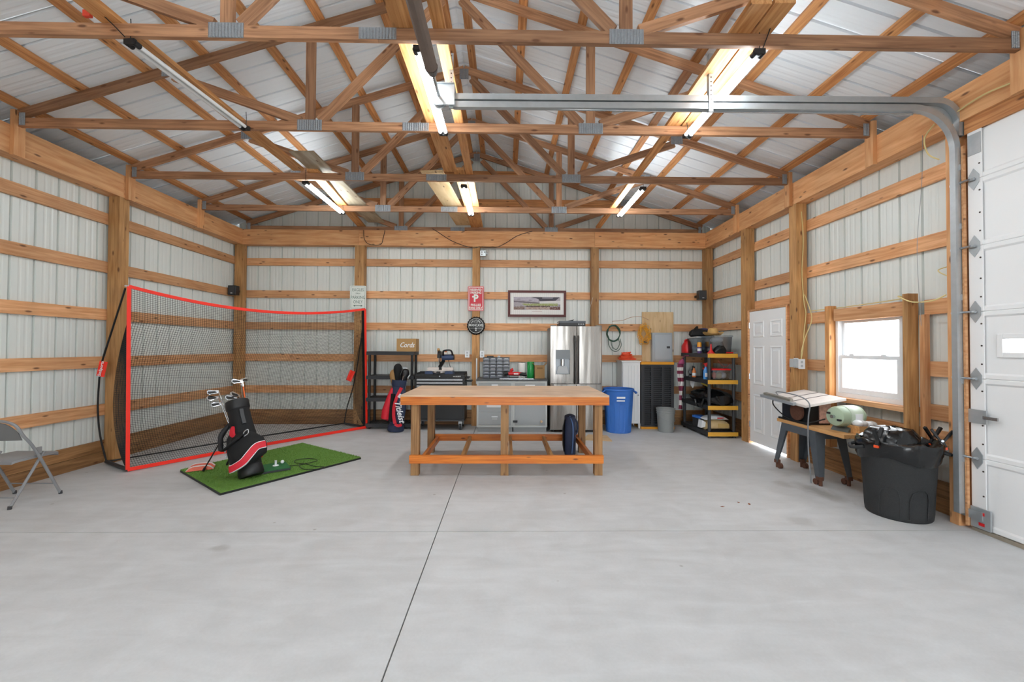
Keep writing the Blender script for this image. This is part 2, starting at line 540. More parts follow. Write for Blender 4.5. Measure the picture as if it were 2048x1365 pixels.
# ---- left wall
wl = struct('wall_left')
sheets(YF, SYB, -.02, lambda u: 3.70, lambda u, o, z: (SXL - o, u, z), M_SIDE, wl)
xg = SXL + .019
POST_L = [-4.54, -2.06, .42, 2.90, 5.447]
for zt in G_TOPS:
    for a, b in ((YF, .42), (.42, 5.447), (5.447, SYB - .04)):
        board('girt', (xg, a, zt - GW / 2), (xg, b - .002, zt - GW / 2), GW, .036, W_GIRT, wl)
for zc in (.07, .212):
    board('skirt_board', (xg, YF, zc), (xg, SYB - .04, zc), .138, .037, W_SKIRT, wl)
for yc in POST_L:
    board('post', (XL - GT / 2, yc, 0), (XL - GT / 2, yc, ZHB), PW, GT - .001, W_POST, wl, up=(0, 1, 0))
HD = .185
for a, b in ((YF, .42), (.42, 5.43), (5.43, YB + .14)):
    board('header_beam', (XL - HD / 2, a + .001, (ZHB + ZHT) / 2), (XL - HD / 2, b - .001, (ZHB + ZHT) / 2), ZHT - ZHB, HD, W_HEAD, wl)

# ---- right wall (door, window and overhead door openings)
wr = struct('wall_right')
DY0, DY1, DZ = 5.59, 6.51, 2.09          # walk door opening
WY0, WY1, WZ0, WZ1 = 4.035, 4.865, .93, 1.86   # window opening
OY0, OY1, OZ = -1.45, 3.385, 3.30         # overhead door opening
pr = lambda u, o, z: (SXR + o, u, z)
zr = lambda u: 3.70
sheets(OY1, WY0, -.02, zr, pr, M_SIDE, wr)
sheets(WY0, WY1, -.02, lambda u: WZ0, pr, M_SIDE, wr)
sheets(WY0, WY1, WZ1, zr, pr, M_SIDE, wr)
sheets(WY1, DY0, -.02, zr, pr, M_SIDE, wr)
sheets(DY0, DY1, DZ, zr, pr, M_SIDE, wr)
sheets(DY1, SYB, -.02, zr, pr, M_SIDE, wr)
sheets(OY0, OY1, OZ, zr, pr, M_SIDE, wr)
sheets(YF, OY0, -.02, zr, pr, M_SIDE, wr)
xg = SXR - .019
P3, P2 = 5.452, 6.60                     # posts beside the walk door
def rg(y0, y1, zt, w=GW, m=W_GIRT):
    board('girt', (xg, y0, zt - w / 2), (xg, y1, zt - w / 2), w, .036, m, wr)
for zt in G_TOPS:
    rg(P2, SYB - .04, zt)
for zt in G_TOPS[:2]:
    rg(P3, P2 - .002, zt); rg(3.45, P3 - .002, zt)
rg(P3, P2 - .002, 2.24)
rg(4.87, P3 - .002, 1.955); rg(3.45, 3.86, 1.955)
board('window_header', (XR + .09, 3.93, 1.955 - .07), (XR + .09, 4.82, 1.955 - .07), .14, .10, W_GIRT, wr)
rg(4.87, P3 - .002, 1.349); rg(3.45, 3.86, 1.375)
rg(3.45, P3 - .002, .742); rg(3.45, 3.86, .975)
board('window_sill_board', (XR + .08, 3.93, .905), (XR + .08, 4.95, .905), .05, .16, W_GIRT, wr)
for zc in (.07, .212):
    for a, b in ((YF, OY0 - .1), (3.45, DY0 - .01), (DY1 + .02, SYB - .04)):
        board('skirt_board', (xg, a, zc), (xg, b, zc), .138, .037, W_SKIRT, wr)
for yc in (P3, P2, 3.489, -1.52, -3.9):
    w = .075 if yc in (3.489,) else PW
    board('post', (XR + GT / 2, yc, 0), (XR + GT / 2, yc, ZHB), w, GT - .001, W_POST if yc != 3.489 else W_HEAD, wr, up=(0, 1, 0))
board('window_stud', (XR + .05, 3.905, .30), (XR + .05, 3.905, 2.02), .10, .055, W_POST, wr, up=(1, 0, 0))
board('window_stud', (XR + .115, 3.835, .32), (XR + .115, 3.835, 1.815), .05, .05, W_GIRT, wr, up=(0, 1, 0))
board('window_stud', (XR + .07, 4.905, .32), (XR + .07, 4.905, 2.0), .09, .065, W_BRACE, wr, up=(1, 0, 0))
for a, b in ((YF, .42), (.42, 5.43), (5.43, YB + .14)):
    board('header_beam', (XR + HD / 2, a + .001, (ZHB + ZHT) / 2), (XR + HD / 2, b - .001, (ZHB + ZHT) / 2), ZHT - ZHB, HD, W_HEAD, wr)
board('door_header', (XR + .10, OY0, 3.355), (XR + .10, 3.40, 3.355), .118, .15, W_PURLIN, wr)

# ---- wall behind the camera: unseen; opening added so sky light fills the foreground
wf = struct('wall_front')
pf = lambda u, o, z: (u, YF - o, z)
sheets(SXL, -1.4, -.02, zt_back, pf, M_SIDE, wf)
sheets(2.4, SXR, -.02, zt_back, pf, M_SIDE, wf)
sheets(-1.4, XC, 3.0, zt_back, pf, M_SIDE, wf)
sheets(XC, 2.4, 3.0, zt_back, pf, M_SIDE, wf)

# ---- roof: sheets with ribs running up the slope, on flat purlins
ceiling = struct('ceiling')
XE = (SXL - .49, SXR + .49)
for x0, x1 in ((XE[0], SXL + .03), (SXR - .03, XE[1])):
    B().box(x0, x1, YF - .05, SYB + .07, 3.68, 3.698).build('soffit', M_ROOF, ceiling)
    B().box(x0 if x0 < 0 else x1 - .02, x0 + .02 if x0 < 0 else x1, YF - .05, SYB + .07, 3.60, 3.76).build('fascia', M_ROOF, ceiling)
for side in (0, 1):
    y = -25 * MOD
    while y < SYB + .06:
        y1 = min(y + 4 * MOD, SYB + .07)
        us = []; k = math.floor(y / MOD) - 1
        while k * MOD < y1:
            us += [(k * MOD + d, o) for d, o in PROF if y < k * MOD + d < y1]; k += 1
        us = [(y, 0)] + us + [(y1 + .001, 0)]
        vs = []; fs = []
        for u, o in us:
            xa = XE[side]
            vs.append((xa, u, z_roof(xa) + o)); vs.append((XC, u, z_roof(XC) + o))
        for i in range(len(us) - 1):
            fs.append((2 * i, 2 * i + 2, 2 * i + 3, 2 * i + 1))
        B().add(vs, fs).build('roof_sheet', M_ROOF, ceiling, fix=False)
        y = y1
for x0, x1 in ((XE[0], SXL + .02), (XE[1], SXR - .02)):
    for y0 in (SYB + .028, YF - .048):
        B().prism([(x0, 3.68), (x1, 3.68), (x1, z_roof(x1) + .03), (x0, z_roof(x0) + .03)], y0, y0 + .02, 'y').build('eave_end', M_ROOF, ceiling)
PUR = [.12, .74, 1.35, 1.94, 2.53, 3.10, 3.74, 4.33]
for sgn in (-1, 1):
    for d in PUR:
        x = XC + sgn * d
        z = z_chord(x) + .0225
        nrm = Vector((sgn * SLOPE, 0, 1)).normalized()
        tan = Vector((1, 0, -sgn * SLOPE)).normalized()
        for a, b in ((YF + .05, 1.71), (1.71, 6.76), (6.76, SYB - .02)):
            board('purlin', (x, a, z), (x, b - .003, z), .089, .038, W_PURLIN, ceiling, up=tan)
B().prism([(XC - .17, z_roof(XC - .17) + .03), (XC, z_roof(XC) + .03), (XC + .17, z_roof(XC + .17) + .03), (XC, z_roof(XC) + .05)], YF, SYB, 'y').build('ridge_cap', M_ROOF, ceiling)

# ---- trusses
TY = [2.975, 4.236, 5.498, 6.76, 7.925]
T_LAB = ['nearest roof truss, its bottom chord crossing the top of the picture',
         'second roof truss, just behind the galvanised door tracks',
         'third roof truss, where the far row of tube lights begins',
         'fourth roof truss, where the far row of tube lights ends',
         'roof truss standing on the back wall header under the gable']
def plate(cx, cz, w, h, y, parent, label=None):
    b = B()
    b.box(cx - w / 2, cx + w / 2, y - .022, y - .0195, cz - h / 2, cz + h / 2)
    n = max(4, int(w / .022))
    for i in range(n):                                    # punched corrugations
        x = cx - w / 2 + (i + .5) * w / n
        b.prism([(x - w / n * .34, y - .0218), (x, y - .027), (x + w / n * .34, y - .0218)], cz - h / 2 + .004, cz + h / 2 - .004, 'z')
    return b.build('gusset_plate', M_PLATE, parent)
HX = 4.365
for k, y in enumerate(TY):
    t = thing('roof_truss', T_LAB[k], 'roof truss', (XC, y, 3.70), group='timber roof trusses')
    zc = lambda d: z_chord(XC + d) - 3.70                  # relative to the truss
    def bd(name, p, q, w=.089):
        board(name, (p[0], 0, p[1]), (q[0], 0, q[1]), w, .037, W_TRUSS, t, up=(0, 0, 1) if abs(q[0] - p[0]) > .05 else (1, 0, 0))
    bd('bottom_chord', (-HX, .0445), (-.36, .0445)); bd('bottom_chord', (-.358, .0445), (HX, .0445))
    dz = .0445 * math.sqrt(1 + SLOPE ** 2)
    for s in (-1, 1):
        bd('top_chord', (s * HX, zc(HX) - dz), (0.0, zc(0) - dz))
        J, T = 1.44, 2.86
        lo = lambda d: zc(d) - 2 * dz
        bd('web', (s * J, .089), (s * J, lo(J)))                                  # upright
        bd('web', (s * (J + .10), .10), (s * (T - .03), lo(T) - .02))             # outer diagonal
        bd('web', (s * (J - .10), .10), (s * .10, lo(.10) - .05))                 # inner diagonal
        plate(s * J, .05, .25, .11, 0, t); plate(s * T, lo(T) + .03, .16, .12, 0, t)
        plate(s * (HX - .045), .075, .06, .13, 0, t)
    plate(-.36, .045, .27, .085, 0, t); plate(0, zc(0) - .12, .12, .14, 0, t)

# hanger blocks that tie the trusses to the side headers
hb_lab = {0: 'nearest', 1: 'second', 2: 'third', 3: 'fourth'}
for k, y in enumerate(TY[:4]):
    for s, x, side, par in ((-1, XL + .0225, 'left', wl), (1, XR - .0225, 'right', wr)):
        z1 = z_chord(x) - .01
        board('hanger_block', (x, y, ZHB - .015), (x, y, z1), .098, .044, W_HEAD, par, up=(0, 1, 0))

# ---- long brace boards lying on the bottom chords
def brace(x0, x1, y0, y1, z, w, t, label, m=W_BRACE, name='brace_board'):
    o = board(name, (x0, y0, z), (x1, y1, z), w, t, m, None, up=(1, 0, 0))
    return tag(o, label, 'board')
ZB = 3.70 + .089 + .0195
brace(-2.83, -2.72, 2.70, 5.42, ZB, .14, .037, 'long tan brace board running over the unlit tube light')
brace(-2.55, -2.78, 5.44, 8.0, ZB, .14, .037, 'long brace board running above the lit tube light at the far left')
brace(-.74, -.735, 2.70, 5.40, ZB, .17, .037, 'wide pale brace board running beside the middle tube light')
brace(-.62, -.60, 5.35, 8.0, ZB, .14, .037, 'brace board running to the gable over the far middle tube light')
brace(1.70, 1.73, 2.70, 4.40, ZB, .14, .037, 'left one of two pale boards glowing beside the near right tube light')
brace(1.862, 1.892, 2.70, 4.40, ZB + .01, .14, .037, 'right one of two pale boards glowing beside the near right tube light')
brace(1.74, 1.77, 4.42, 7.9, ZB, .089, .037, 'brace board running above the lit tube light at the far right')
brace(-.49, -.49, 2.40, 7.9, ZB, .089, .037, 'narrow brace strip just right of the dark torsion spring')
s1 = board('sheathing_scrap', (-2.47, 4.98, ZB + .03), (-2.42, 7.72, ZB + .012), .30, .018, W_OSB, None, up=(1, 0, .0))
tag(s1, 'weathered grey sheathing strip lying on the chords at the left', 'board')
s2 = board('sheathing_scrap', (-.99, 5.45, ZB + .012), (-.80, 7.85, ZB + .012), .30, .018, W_PLY, None, up=(1, 0, 0))
tag(s2, 'pale plywood strip lying on the chords near the middle', 'board')

# ---- walk door
d1 = struct('door_1', (XR + .03, (DY0 + DY1) / 2, 0))
dw = (DY1 - DY0) / 2 - .025
slab = B().box(0, .044, -dw, dw, .035, 2.065)
slab.build('door_slab', M_DOORW, d1)
for z0, z1 in ((1.66, 1.91), (.93, 1.53), (.20, .78)):
    for s in (-1, 1):
        yc = s * .205
        y0, y1 = yc - .135, yc + .135
        b = B()
        rings = []
        for d, x in ((0, .0), (.010, -.009), (.024, -.009), (.036, .004), (.050, .004), (.072, -.008)):
            rings.append([(x, y0 + d, z0 + d), (x, y1 - d, z0 + d), (x, y1 - d, z1 - d), (x, y0 + d, z1 - d)])
        b.loft(rings, False, True)
        b.build('door_panel', M_DOORW, d1)
for s, nm in ((-1, 'door_jamb'), (1, 'door_jamb')):
    B().box(-.02, .12, s * (dw + .004) if s > 0 else -(dw + .028), (dw + .028) if s > 0 else -(dw + .004), 0, 2.085).build(nm, W_GIRT, d1)
B().box(-.01, .12, -dw - .03, dw + .03, 2.07, 2.10).build('door_head', W_GIRT, d1)
for z in (.3, 1.05, 1.85):
    B().cyl((-.006, dw + .002, z - .045), (-.006, dw + .002, z + .045), .008, n=8).build('hinge', M_STEEL, d1)

# ---- window
w1 = struct('window_1', (SXR - .07, (WY0 + WY1) / 2, WZ0))
hw = (WY1 - WY0) / 2; wh = WZ1 - WZ0
def frame_ring(b, x0, x1, y0, y1, z0, z1, t, tb=None):
    tb = tb or t
    b.box(x0, x1, y0, y0 + t, z0, z1); b.box(x0, x1, y1 - t, y1, z0, z1)
    b.box(x0, x1, y0 + t, y1 - t, z0, z0 + tb); b.box(x0, x1, y0 + t, y1 - t, z1 - t, z1)
b = B(); frame_ring(b, -.01, .08, -hw, hw, 0, wh, .035, .05); b.build('window_frame', M_WHITEP, w1)
mid = wh * .50
b = B(); frame_ring(b, .005, .035, -hw + .037, hw - .037, .052, mid + .02, .04, .055); sash = b.build('lower_sash', M_WHITEP, w1)
B().box(.018, .022, -hw + .077, hw - .077, .107, mid - .02).build('pane', M_GLASS, sash)
b = B(); frame_ring(b, .04, .07, -hw + .037, hw - .037, mid - .02, wh - .037, .035); sash = b.build('upper_sash', M_WHITEP, w1)
B().box(.053, .057, -hw + .072, hw - .072, mid + .015, wh - .072).build('pane', M_GLASS, sash)
for s in (-1, 1):
    B().box(-.004, .004, s * .2 - .03, s * .2 + .03, mid + .02, mid + .035).build('sash_lock', M_WHITEP, w1)

# ---- overhead door in the right wall
d2 = struct('door_2', (XR + .045, OY1, 0))
joints = [.03, .60, 1.248, 1.797, 2.338, 2.893, 3.43]
yl, yr_ = -.005, OY0 - OY1
for i in range(6):
    z0, z1 = joints[i], joints[i + 1]
    # cross-section with a recessed field and lips along the joints, seen from the room
    prof = [(.045, z0), (.0, z0), (-.008, z0 + .006), (-.008, z0 + .035), (.004, z0 + .05), (.004, z1 - .05), (-.008, z1 - .035), (-.008, z1 - .006), (.0, z1), (.045, z1)]
    b = B()
    if i == 2:                                     # this section has a small slot window
        b.loft([[(x, yl, z) for x, z in prof], [(x, -.20, z) for x, z in prof]])
        b.loft([[(x, -.80, z) for x, z in prof], [(x, yr_, z) for x, z in prof]])
        lowp = prof[:5] + [(.004, 1.44), (.045, 1.44)]; hip = [(.045, 1.595), (.004, 1.595)] + prof[5:]
        for pp in (lowp, hip):
            b.loft([[(x, -.20, z) for x, z in pp], [(x, -.80, z) for x, z in pp]])
    else:
        b.loft([[(x, yl, z) for x, z in prof], [(x, yr_, z) for x, z in prof]])
    b.build('door_section', M_DOORW, d2)
    B().box(-.016, -.007, yl - .10, yl, z0 + .002, z1 - .002).build('end_stile', M_DOORW, d2)
    for zz in (z0 + .12, z0 + .27, z1 - .10):
        B().cyl((-.018, yl - .085, zz), (-.015, yl - .085, zz), .007, n=8).build('screw', M_DARKST, d2)
B().box(-.02, .05, yr_, yl, .0, .028).build('bottom_seal', mat('dirty weather strip', '#8f8577', .8, 0, .25, 20), d2)
# slot window
b = B(); frame_ring(b, -.010, .004, -.815, -.185, 1.425, 1.61, .04); lf = b.build('light_frame', M_DOORW, d2, bevel=.004)
B().box(.015, .019, -.79, -.21, 1.445, 1.59).build('pane', M_GLASS, lf)
for zj in joints[1:6]:
    b = B()
    b.prism([(yl - .045, zj - .09), (yl - .085, zj - .03), (yl - .085, zj + .03), (yl - .045, zj + .09), (yl - .005, zj + .03), (yl - .005, zj - .03)], -.022, -.017, 'x')
    h = b.build('hinge', M_GALV, d2)
    B().cyl((-.048, yl - .04, zj), (-.055, yl + .075, zj), .010, n=8).build('roller_stem', M_STEEL, h)
    B().cyl((-.035, yl - .03, zj - .001), (-.035, yl - .06, zj - .001), .012, n=8).build('hinge_barrel', M_GALV, h)
    B().cyl((-.035, yl + .088, zj), (-.035, yl + .108, zj), .022, n=12).build('roller', M_WHITEP, h)
B().box(-.022, -.016, yl - .10, yl - .005, 3.10, 3.27).build('top_bracket', M_GALV, d2)
b = B().box(-.03, -.016, yl - .12, yl + .02, .885, .995); b.build('slide_lock', M_GALV, d2)
B().box(-.036, -.024, yl - .20, yl - .10, .925, .95).build('lock_bolt', M_STEEL, d2)
b = B().box(-.03, -.016, yl - .14, yl, .035, .20); b.build('bottom_bracket', M_GALV, d2)
B().box(-.04, -.03, yl - .09, yl + .14, .10, .17).build('bracket_arm', M_GALV, d2)
for zz in (.06, .145):
    B().box(-.033, -.029, yl - .10, yl - .06, zz, zz + .025).build('warning_sticker', M_REDP, d2)

board('door_jamb', (XR + .135, 3.405, 0), (XR + .135, 3.405, 3.3), .11, .08, W_GIRT, wr, up=(0, 1, 0))

# ---- tracks of the overhead door
tr = thing('door_track', 'galvanised twin track of the overhead door, rising and curving over to a long horizontal run', 'door track', (XR, 3.432, 0))
def channel(b, path, w=.05, d=.045):
    """C-section swept in the X-Z plane"""
    secs = [(-w / 2, d / 2), (-w / 2, -d / 2), (w / 2, -d / 2), (w / 2, d / 2), (w / 2 - .006, d / 2), (w / 2 - .006, -d / 2 + .005), (-w / 2 + .006, -d / 2 + .005), (-w / 2 + .006, d / 2)]
    rings = []
    for i, p in enumerate(path):
        a = Vector(path[max(0, i - 1)]); c = Vector(path[min(len(path) - 1, i + 1)])
        t = (c - a).normalized(); n = Vector((-t.y, t.x))
        rings.append([(p[0] + n.x * u, v, p[1] + n.y * u) for u, v in secs])
    b.loft(rings)
    return b
def arc(cx, cz, r, a0, a1, n=12):
    return [(cx + r * math.cos(R(a0 + (a1 - a0) * i / n)), cz + r * math.sin(R(a0 + (a1 - a0) * i / n))) for i in range(n + 1)]
r_ = .36
path = [(-.02, .12)] + arc(-.02 - r_, 3.535 - r_, r_, 0, 90) + [(-4.28, 3.51)]
channel(B(), path).build('lower_track', M_GALV, tr, smooth=True)
path2 = [(.02, 3.30)] + arc(-.18, 3.40, .20, 0, 90, 8) + [(-4.28, 3.575)]
channel(B(), path2).build('upper_track', M_GALV, tr, smooth=True)
B().box(-4.30, -.36, .018, .022, 3.49, 3.60).build('track_angle', M_GALV, tr)
B().prism([(-.32, 3.53), (-.32, 3.60), (.0, 3.62), (.0, 3.42)], .024, .028, 'y').build('corner_gusset', M_GALV, tr)
for z in (.55, 1.2, 1.9, 2.5, 3.0):
    B().box(-.01, .004, -.03, .024, z, z + .05).build('jamb_bracket', M_GALV, tr)
B().box(.0, .02, -.045, -.027, .03, 3.2).build('stop_strip', W_GIRT, tr)
def perforated(b, x, y, z0, z1, w=.035):
    b.box(x - w / 2, x + w / 2, y - .002, y + .002, z0, z1)
    b.box(x - w / 2, x - w / 2 + .004, y, y + w, z0, z1)
    return b
for x, z1 in ((-4.295, 3.93), (-2.125, 3.96)):
    hg = perforated(B(), x, -.03, 3.47, z1).build('hanger_angle', M_GALV, tr)
    h = B(); z = 3.50
    while z < z1 - .02:
        h.cyl((x, -.0335, z), (x, -.0318, z), .006, n=8); z += .037
    h.build('punched_hole', M_DARKST, hg)
# rear torsion assembly at the end of the track
sp = thing('torsion_spring', 'dark coiled torsion spring on a shaft at the end of the door track', 'door spring', (-.56, 0, 3.56))
coil = []
b = B()
prof = []
y = 1.0
while y < 3.03:
    prof += [(.041, y), (.047, y + .004), (.041, y + .008)]; y += .008
b.loft([[(r * math.cos(2 * PI * k / 14), yy, r * math.sin(2 * PI * k / 14)) for k in range(14)] for r, yy in prof])
b.build('spring_coil', mat('spring brown steel', '#6d5c52', .5, .2, .15, 12), sp, smooth=False)
B().cyl((0, .4, 0), (0, 3.55, 0), .013, n=10).build('shaft', M_STEEL, sp)
B().cyl((0, 3.03, 0), (0, 3.10, 0), .05, .035, n=14).build('winding_cone', M_DARKST, sp)
B().box(-.03, .13, 3.38, 3.384, -.075, .10).build('bearing_plate', M_GALV, sp)
B().box(-.03, .13, 3.36, 3.52, .095, .10).build('bearing_flange', M_GALV, sp)
B().lathe([(.05, -.02), (.055, -.015), (.042, -.01), (.042, .02), (.055, .025), (.05, .03)], 16, m=Matrix.Translation((0, 3.43, -.02)) @ Matrix.Rotation(PI / 2, 4, 'X')).build('cable_drum', M_GALV, sp, smooth=True)
B().tube([(.04, 3.43, -.06), (2.0, 3.44, -.075), (4.30, 3.45, -.06)], .0025, 5).build('lift_cable', M_STEEL, sp)

# ================================================================ LIGHTS AND WIRING
def tube_light(x, y0, y1, lit, label, z=3.655, tilt=0.0):
    f = thing('tube_light', label, 'tube light', (x, (y0 + y1) / 2, z), rz=tilt, group='twin tube lights under the trusses')
    L = (y1 - y0) / 2
    for s in (-1, 1):
        B().cyl((s * .026, -L + .04, 0), (s * .026, L - .04, 0), .0155, n=10).build('tube', M_TUBE if lit else M_TUBEOFF, f, smooth=True)
        for e in (-1, 1):
            B().cyl((s * .026, e * L, 0), (s * .026, e * (L - .045), 0), .021, n=10).build('end_cap', M_BLACK, f)
    B().box(-.018, .018, -L + .02, L - .02, .010, .024).build('mounting_bar', M_WHITE, f)
    for e in (-1, 1):
        b = B().box(-.04, .04, e * L - .012, e * L + .012, -.016, .022); b.build('end_bracket', M_BLACK, f)
        B().tube([(0, e * L, .02), (.006, e * L, .09), (0, e * L * 1.0, .17)], .003, 5).build('hanging_wire', M_BLACK, f)
    return f
tube_light(-2.645, 2.96, 4.13, False, 'unlit twin tube light at the upper left', tilt=R(-4.5))
tube_light(-.64, 2.98, 4.18, True, 'lit twin tube light beside the torsion spring')
tube_light(1.845, 2.96, 4.17, True, 'lit twin tube light crossed by the door track at the right')
tube_light(-2.654, 5.47, 6.72, True, 'lit twin tube light at the far left beside the grey sheathing strip')
tube_light(-.57, 5.53, 6.75, True, 'lit twin tube light over the middle of the back wall')
tube_light(1.858, 5.55, 6.74, True, 'lit twin tube light at the far right')
for x, n in ((-2.65, 'left'), (-.6, 'middle'), (1.85, 'right')):  # two unseen rows of fixtures added to light the foreground
    tube_light(x, .46, 1.66, True, 'added lit twin tube light, unseen above the camera, %s of the front row' % n)
    tube_light(x, -2.06, -.86, True, 'added lit twin tube light, unseen behind the camera, %s of the rear row' % n)

def cable(name, pts, r, m, label, cat='cable', n=5):
    return tag(B().tube(smooth_path(pts), r, n).build(name, m, None, smooth=True), label, cat)
def smooth_path(pts, k=6):
    """Catmull-Rom through the points"""
    P = [Vector(p) for p in pts]
    if len(P) < 3: return P
    out = []
    for i in range(len(P) - 1):
        p0 = P[max(0, i - 1)]; p1 = P[i]; p2 = P[i + 1]; p3 = P[min(len(P) - 1, i + 2)]
        for j in range(k):
            t = j / k
            out.append(.5 * ((2 * p1) + (p2 - p0) * t + (2 * p0 - 5 * p1 + 4 * p2 - p3) * t * t + (3 * p1 - p0 - 3 * p2 + p3) * t ** 3))
    out.append(P[-1])
    return out
cable('light_cord', [(-2.70, 2.93, 3.67), (-2.85, 2.9, 3.82), (-3.2, 2.88, 4.1), (-3.6, 2.85, 4.3)], .004, M_BLACK, 'thin black cord rising left from the unlit tube light')
cable('light_cord', [(1.86, 2.94, 3.67), (1.90, 2.92, 3.80), (1.98, 2.90, 4.05), (1.96, 2.88, 4.35), (1.9, 2.85, 4.6)], .004, M_BLACK, 'thin black cord rising from the near right tube light')
tag(board('orange_board_end', (1.88, 2.99, 3.855), (1.88, 2.93, 3.855), .05, .11, mat('orange paint', '#e2452a', .5), None), 'orange painted board end sitting on the nearest truss', 'board')
tag(board('orange_board_end', (-2.99, 2.97, 3.853), (-2.99, 2.945, 3.853), .045, .05, mat('orange paint', '#e2452a', .5), None), 'orange end of a tan board on the nearest truss at the upper left', 'board')

# cables on the back header and box on the middle post
cable('black_cable', [(-.5, 7.84, 3.40), (-.62, 7.84, 3.38), (-.8, 7.845, 3.42), (-1.05, 7.845, 3.52), (-1.3, 7.85, 3.68), (-1.4, 7.85, 3.74)], .006, M_BLACK, 'black cable drooping left across the back header to the middle post')
cable('black_cable', [(-.46, 7.84, 3.40), (-.2, 7.842, 3.39), (.0, 7.843, 3.48), (.22, 7.845, 3.62), (.5, 7.85, 3.71)], .006, M_BLACK, 'black cable rising right across the back header from the middle post')
cable('black_cable', [(-2.70, 7.845, 3.70), (-2.68, 7.845, 3.52), (-2.58, 7.845, 3.43), (-2.38, 7.845, 3.43), (-2.33, 7.845, 3.55), (-2.30, 7.845, 3.70)], .005, M_BLACK, 'black cable hanging in a loop on the back header above the left sign')
jb = thing('junction_box', 'small metal junction box at the top of the middle post', 'electrical box', (-.435, 7.83, 3.27))
B().box(-.055, .055, -.03, .06, -.055, .055).build('box', M_GALV, jb, bevel=.006)
for x, z in ((-.02, .02), (.03, .02), (-.02, -.02)):
    B().cyl((x, -.034, z), (x, -.029, z), .012, n=10).build('knockout', M_DARKST, jb)
B().cyl((.055, 0, 0), (.09, 0, -.01), .04, .03, n=10).build('lamp_socket', M_GALV, jb)

def outlet(loc, label, rz=0.0):
    o = thing('outlet_box', label, 'outlet', loc, rz)
    B().rbox(-.035, .035, -.03, .03, -.055, .055, .006, 'y').build('box', M_LGREY, o)
    p = B().rbox(-.042, .042, -.037, -.031, -.064, .064, .006, 'y').build('cover_plate', M_WHITEP, o)
    for z in (-.025, .025):
        B().rbox(-.014, .014, -.040, -.0375, z - .016, z + .016, .006, 'y').build('socket', M_LGREY, p)
    return o
outlet((-.72, 7.82, 1.36), 'white outlet box left of the middle post above the tool chest')
outlet((-.44, 7.82, 1.36), 'white outlet box right of the middle post beside the parts organizer')
outlet((3.80, 5.40, 1.30), 'grey outlet box on the post between walk door and window', R(90))
outlet((3.845, 5.345, 1.29), 'second grey outlet box on the side of that post, where the cream cables end', 0)
# cream cables on the right wall
X = XR - .004
cable('cream_cable', [(3.90, 5.372, 3.30), (3.92, 5.372, 2.9), (3.90, 5.370, 2.5), (3.925, 5.372, 2.1), (3.94, 5.36, 1.95), (3.90, 5.34, 1.7), (3.88, 5.34, 1.45), (3.86, 5.345, 1.34)], .006, M_ROMEX, 'cream cable running straight down the side of the post by the walk door')
cable('cream_cable', [(3.93, 5.368, 2.2), (3.95, 5.30, 2.0), (3.94, 5.26, 1.85), (3.88, 5.30, 1.62), (3.85, 5.32, 1.45), (3.865, 5.34, 1.34)], .006, M_ROMEX, 'cream cable bowing out beside the post above the outlet boxes')
cable('cream_cable', [(3.955, 5.30, 1.98), (3.955, 5.0, 1.975), (3.93, 4.6, 1.975), (3.90, 4.0, 1.985), (3.81, 3.95, 2.0), (3.80, 3.80, 1.93), (3.80, 3.62, 1.92), (3.82, 3.52, 1.96)], .006, M_ROMEX, 'cream cable lying along the top of the window header')
cable('cream_cable', [(3.81, 3.40, 3.50), (3.80, 3.2, 3.52), (3.80, 2.9, 3.50), (3.81, 2.4, 3.62), (3.82, 1.9, 3.70)], .007, M_ROMEX, 'cream cable across the header above the overhead door')
cable('cream_cable', [(3.82, 3.60, 3.50), (3.79, 3.66, 3.40), (3.80, 3.64, 3.25), (3.86, 3.60, 3.18)], .006, M_ROMEX, 'short yellow cable hanging behind the curve of the door track')
cable('cream_cable', [(3.96, 3.62, 2.23), (3.90, 3.66, 2.2), (3.92, 3.60, 2.14), (3.94, 3.53, 2.1)], .005, M_ROMEX, 'stub of cream cable sticking out right of the window')
cable('pull_cord', [(3.833, 3.72, 3.46), (3.80, 3.70, 3.0), (3.73, 3.68, 2.4), (3.74, 3.66, 1.7)], .002, M_GREY, 'thin grey pull cord hanging inside the door track', 'cord')

# loudspeakers in the back corners
def speaker(x, y, z, rz, label, blen):
    s = thing('loudspeaker', label, 'speaker', (x, y, z), rz)
    B().rbox(-.072, .072, -.06, .06, -.085, .085, .012, 'z').build('cabinet', M_BLACKS, s)
    g = B().rbox(-.062, .062, -.066, -.061, -.075, .075, .008, 'y').build('grille', M_DGREY, s)
    B().rbox(-.018, .018, -.068, -.066, -.062, -.048, .004, 'y').build('badge', M_LGREY, g)
    B().box(-.02, .02, .06, blen, -.02, .02).build('wall_bracket', M_BLACK, s)
speaker(-5.03, 7.71, 2.52, 0, 'black loudspeaker on the left corner post', .147)
speaker(3.70, 7.74, 2.49, 0, 'black loudspeaker on the girt beside the right corner post', .257)

# ================================================================ LEFT SIDE: NET, MAT, BAG, CHAIR
def flat(pts_uv, f):   # helper for placing points
    return [f(u, v) for u, v in pts_uv]

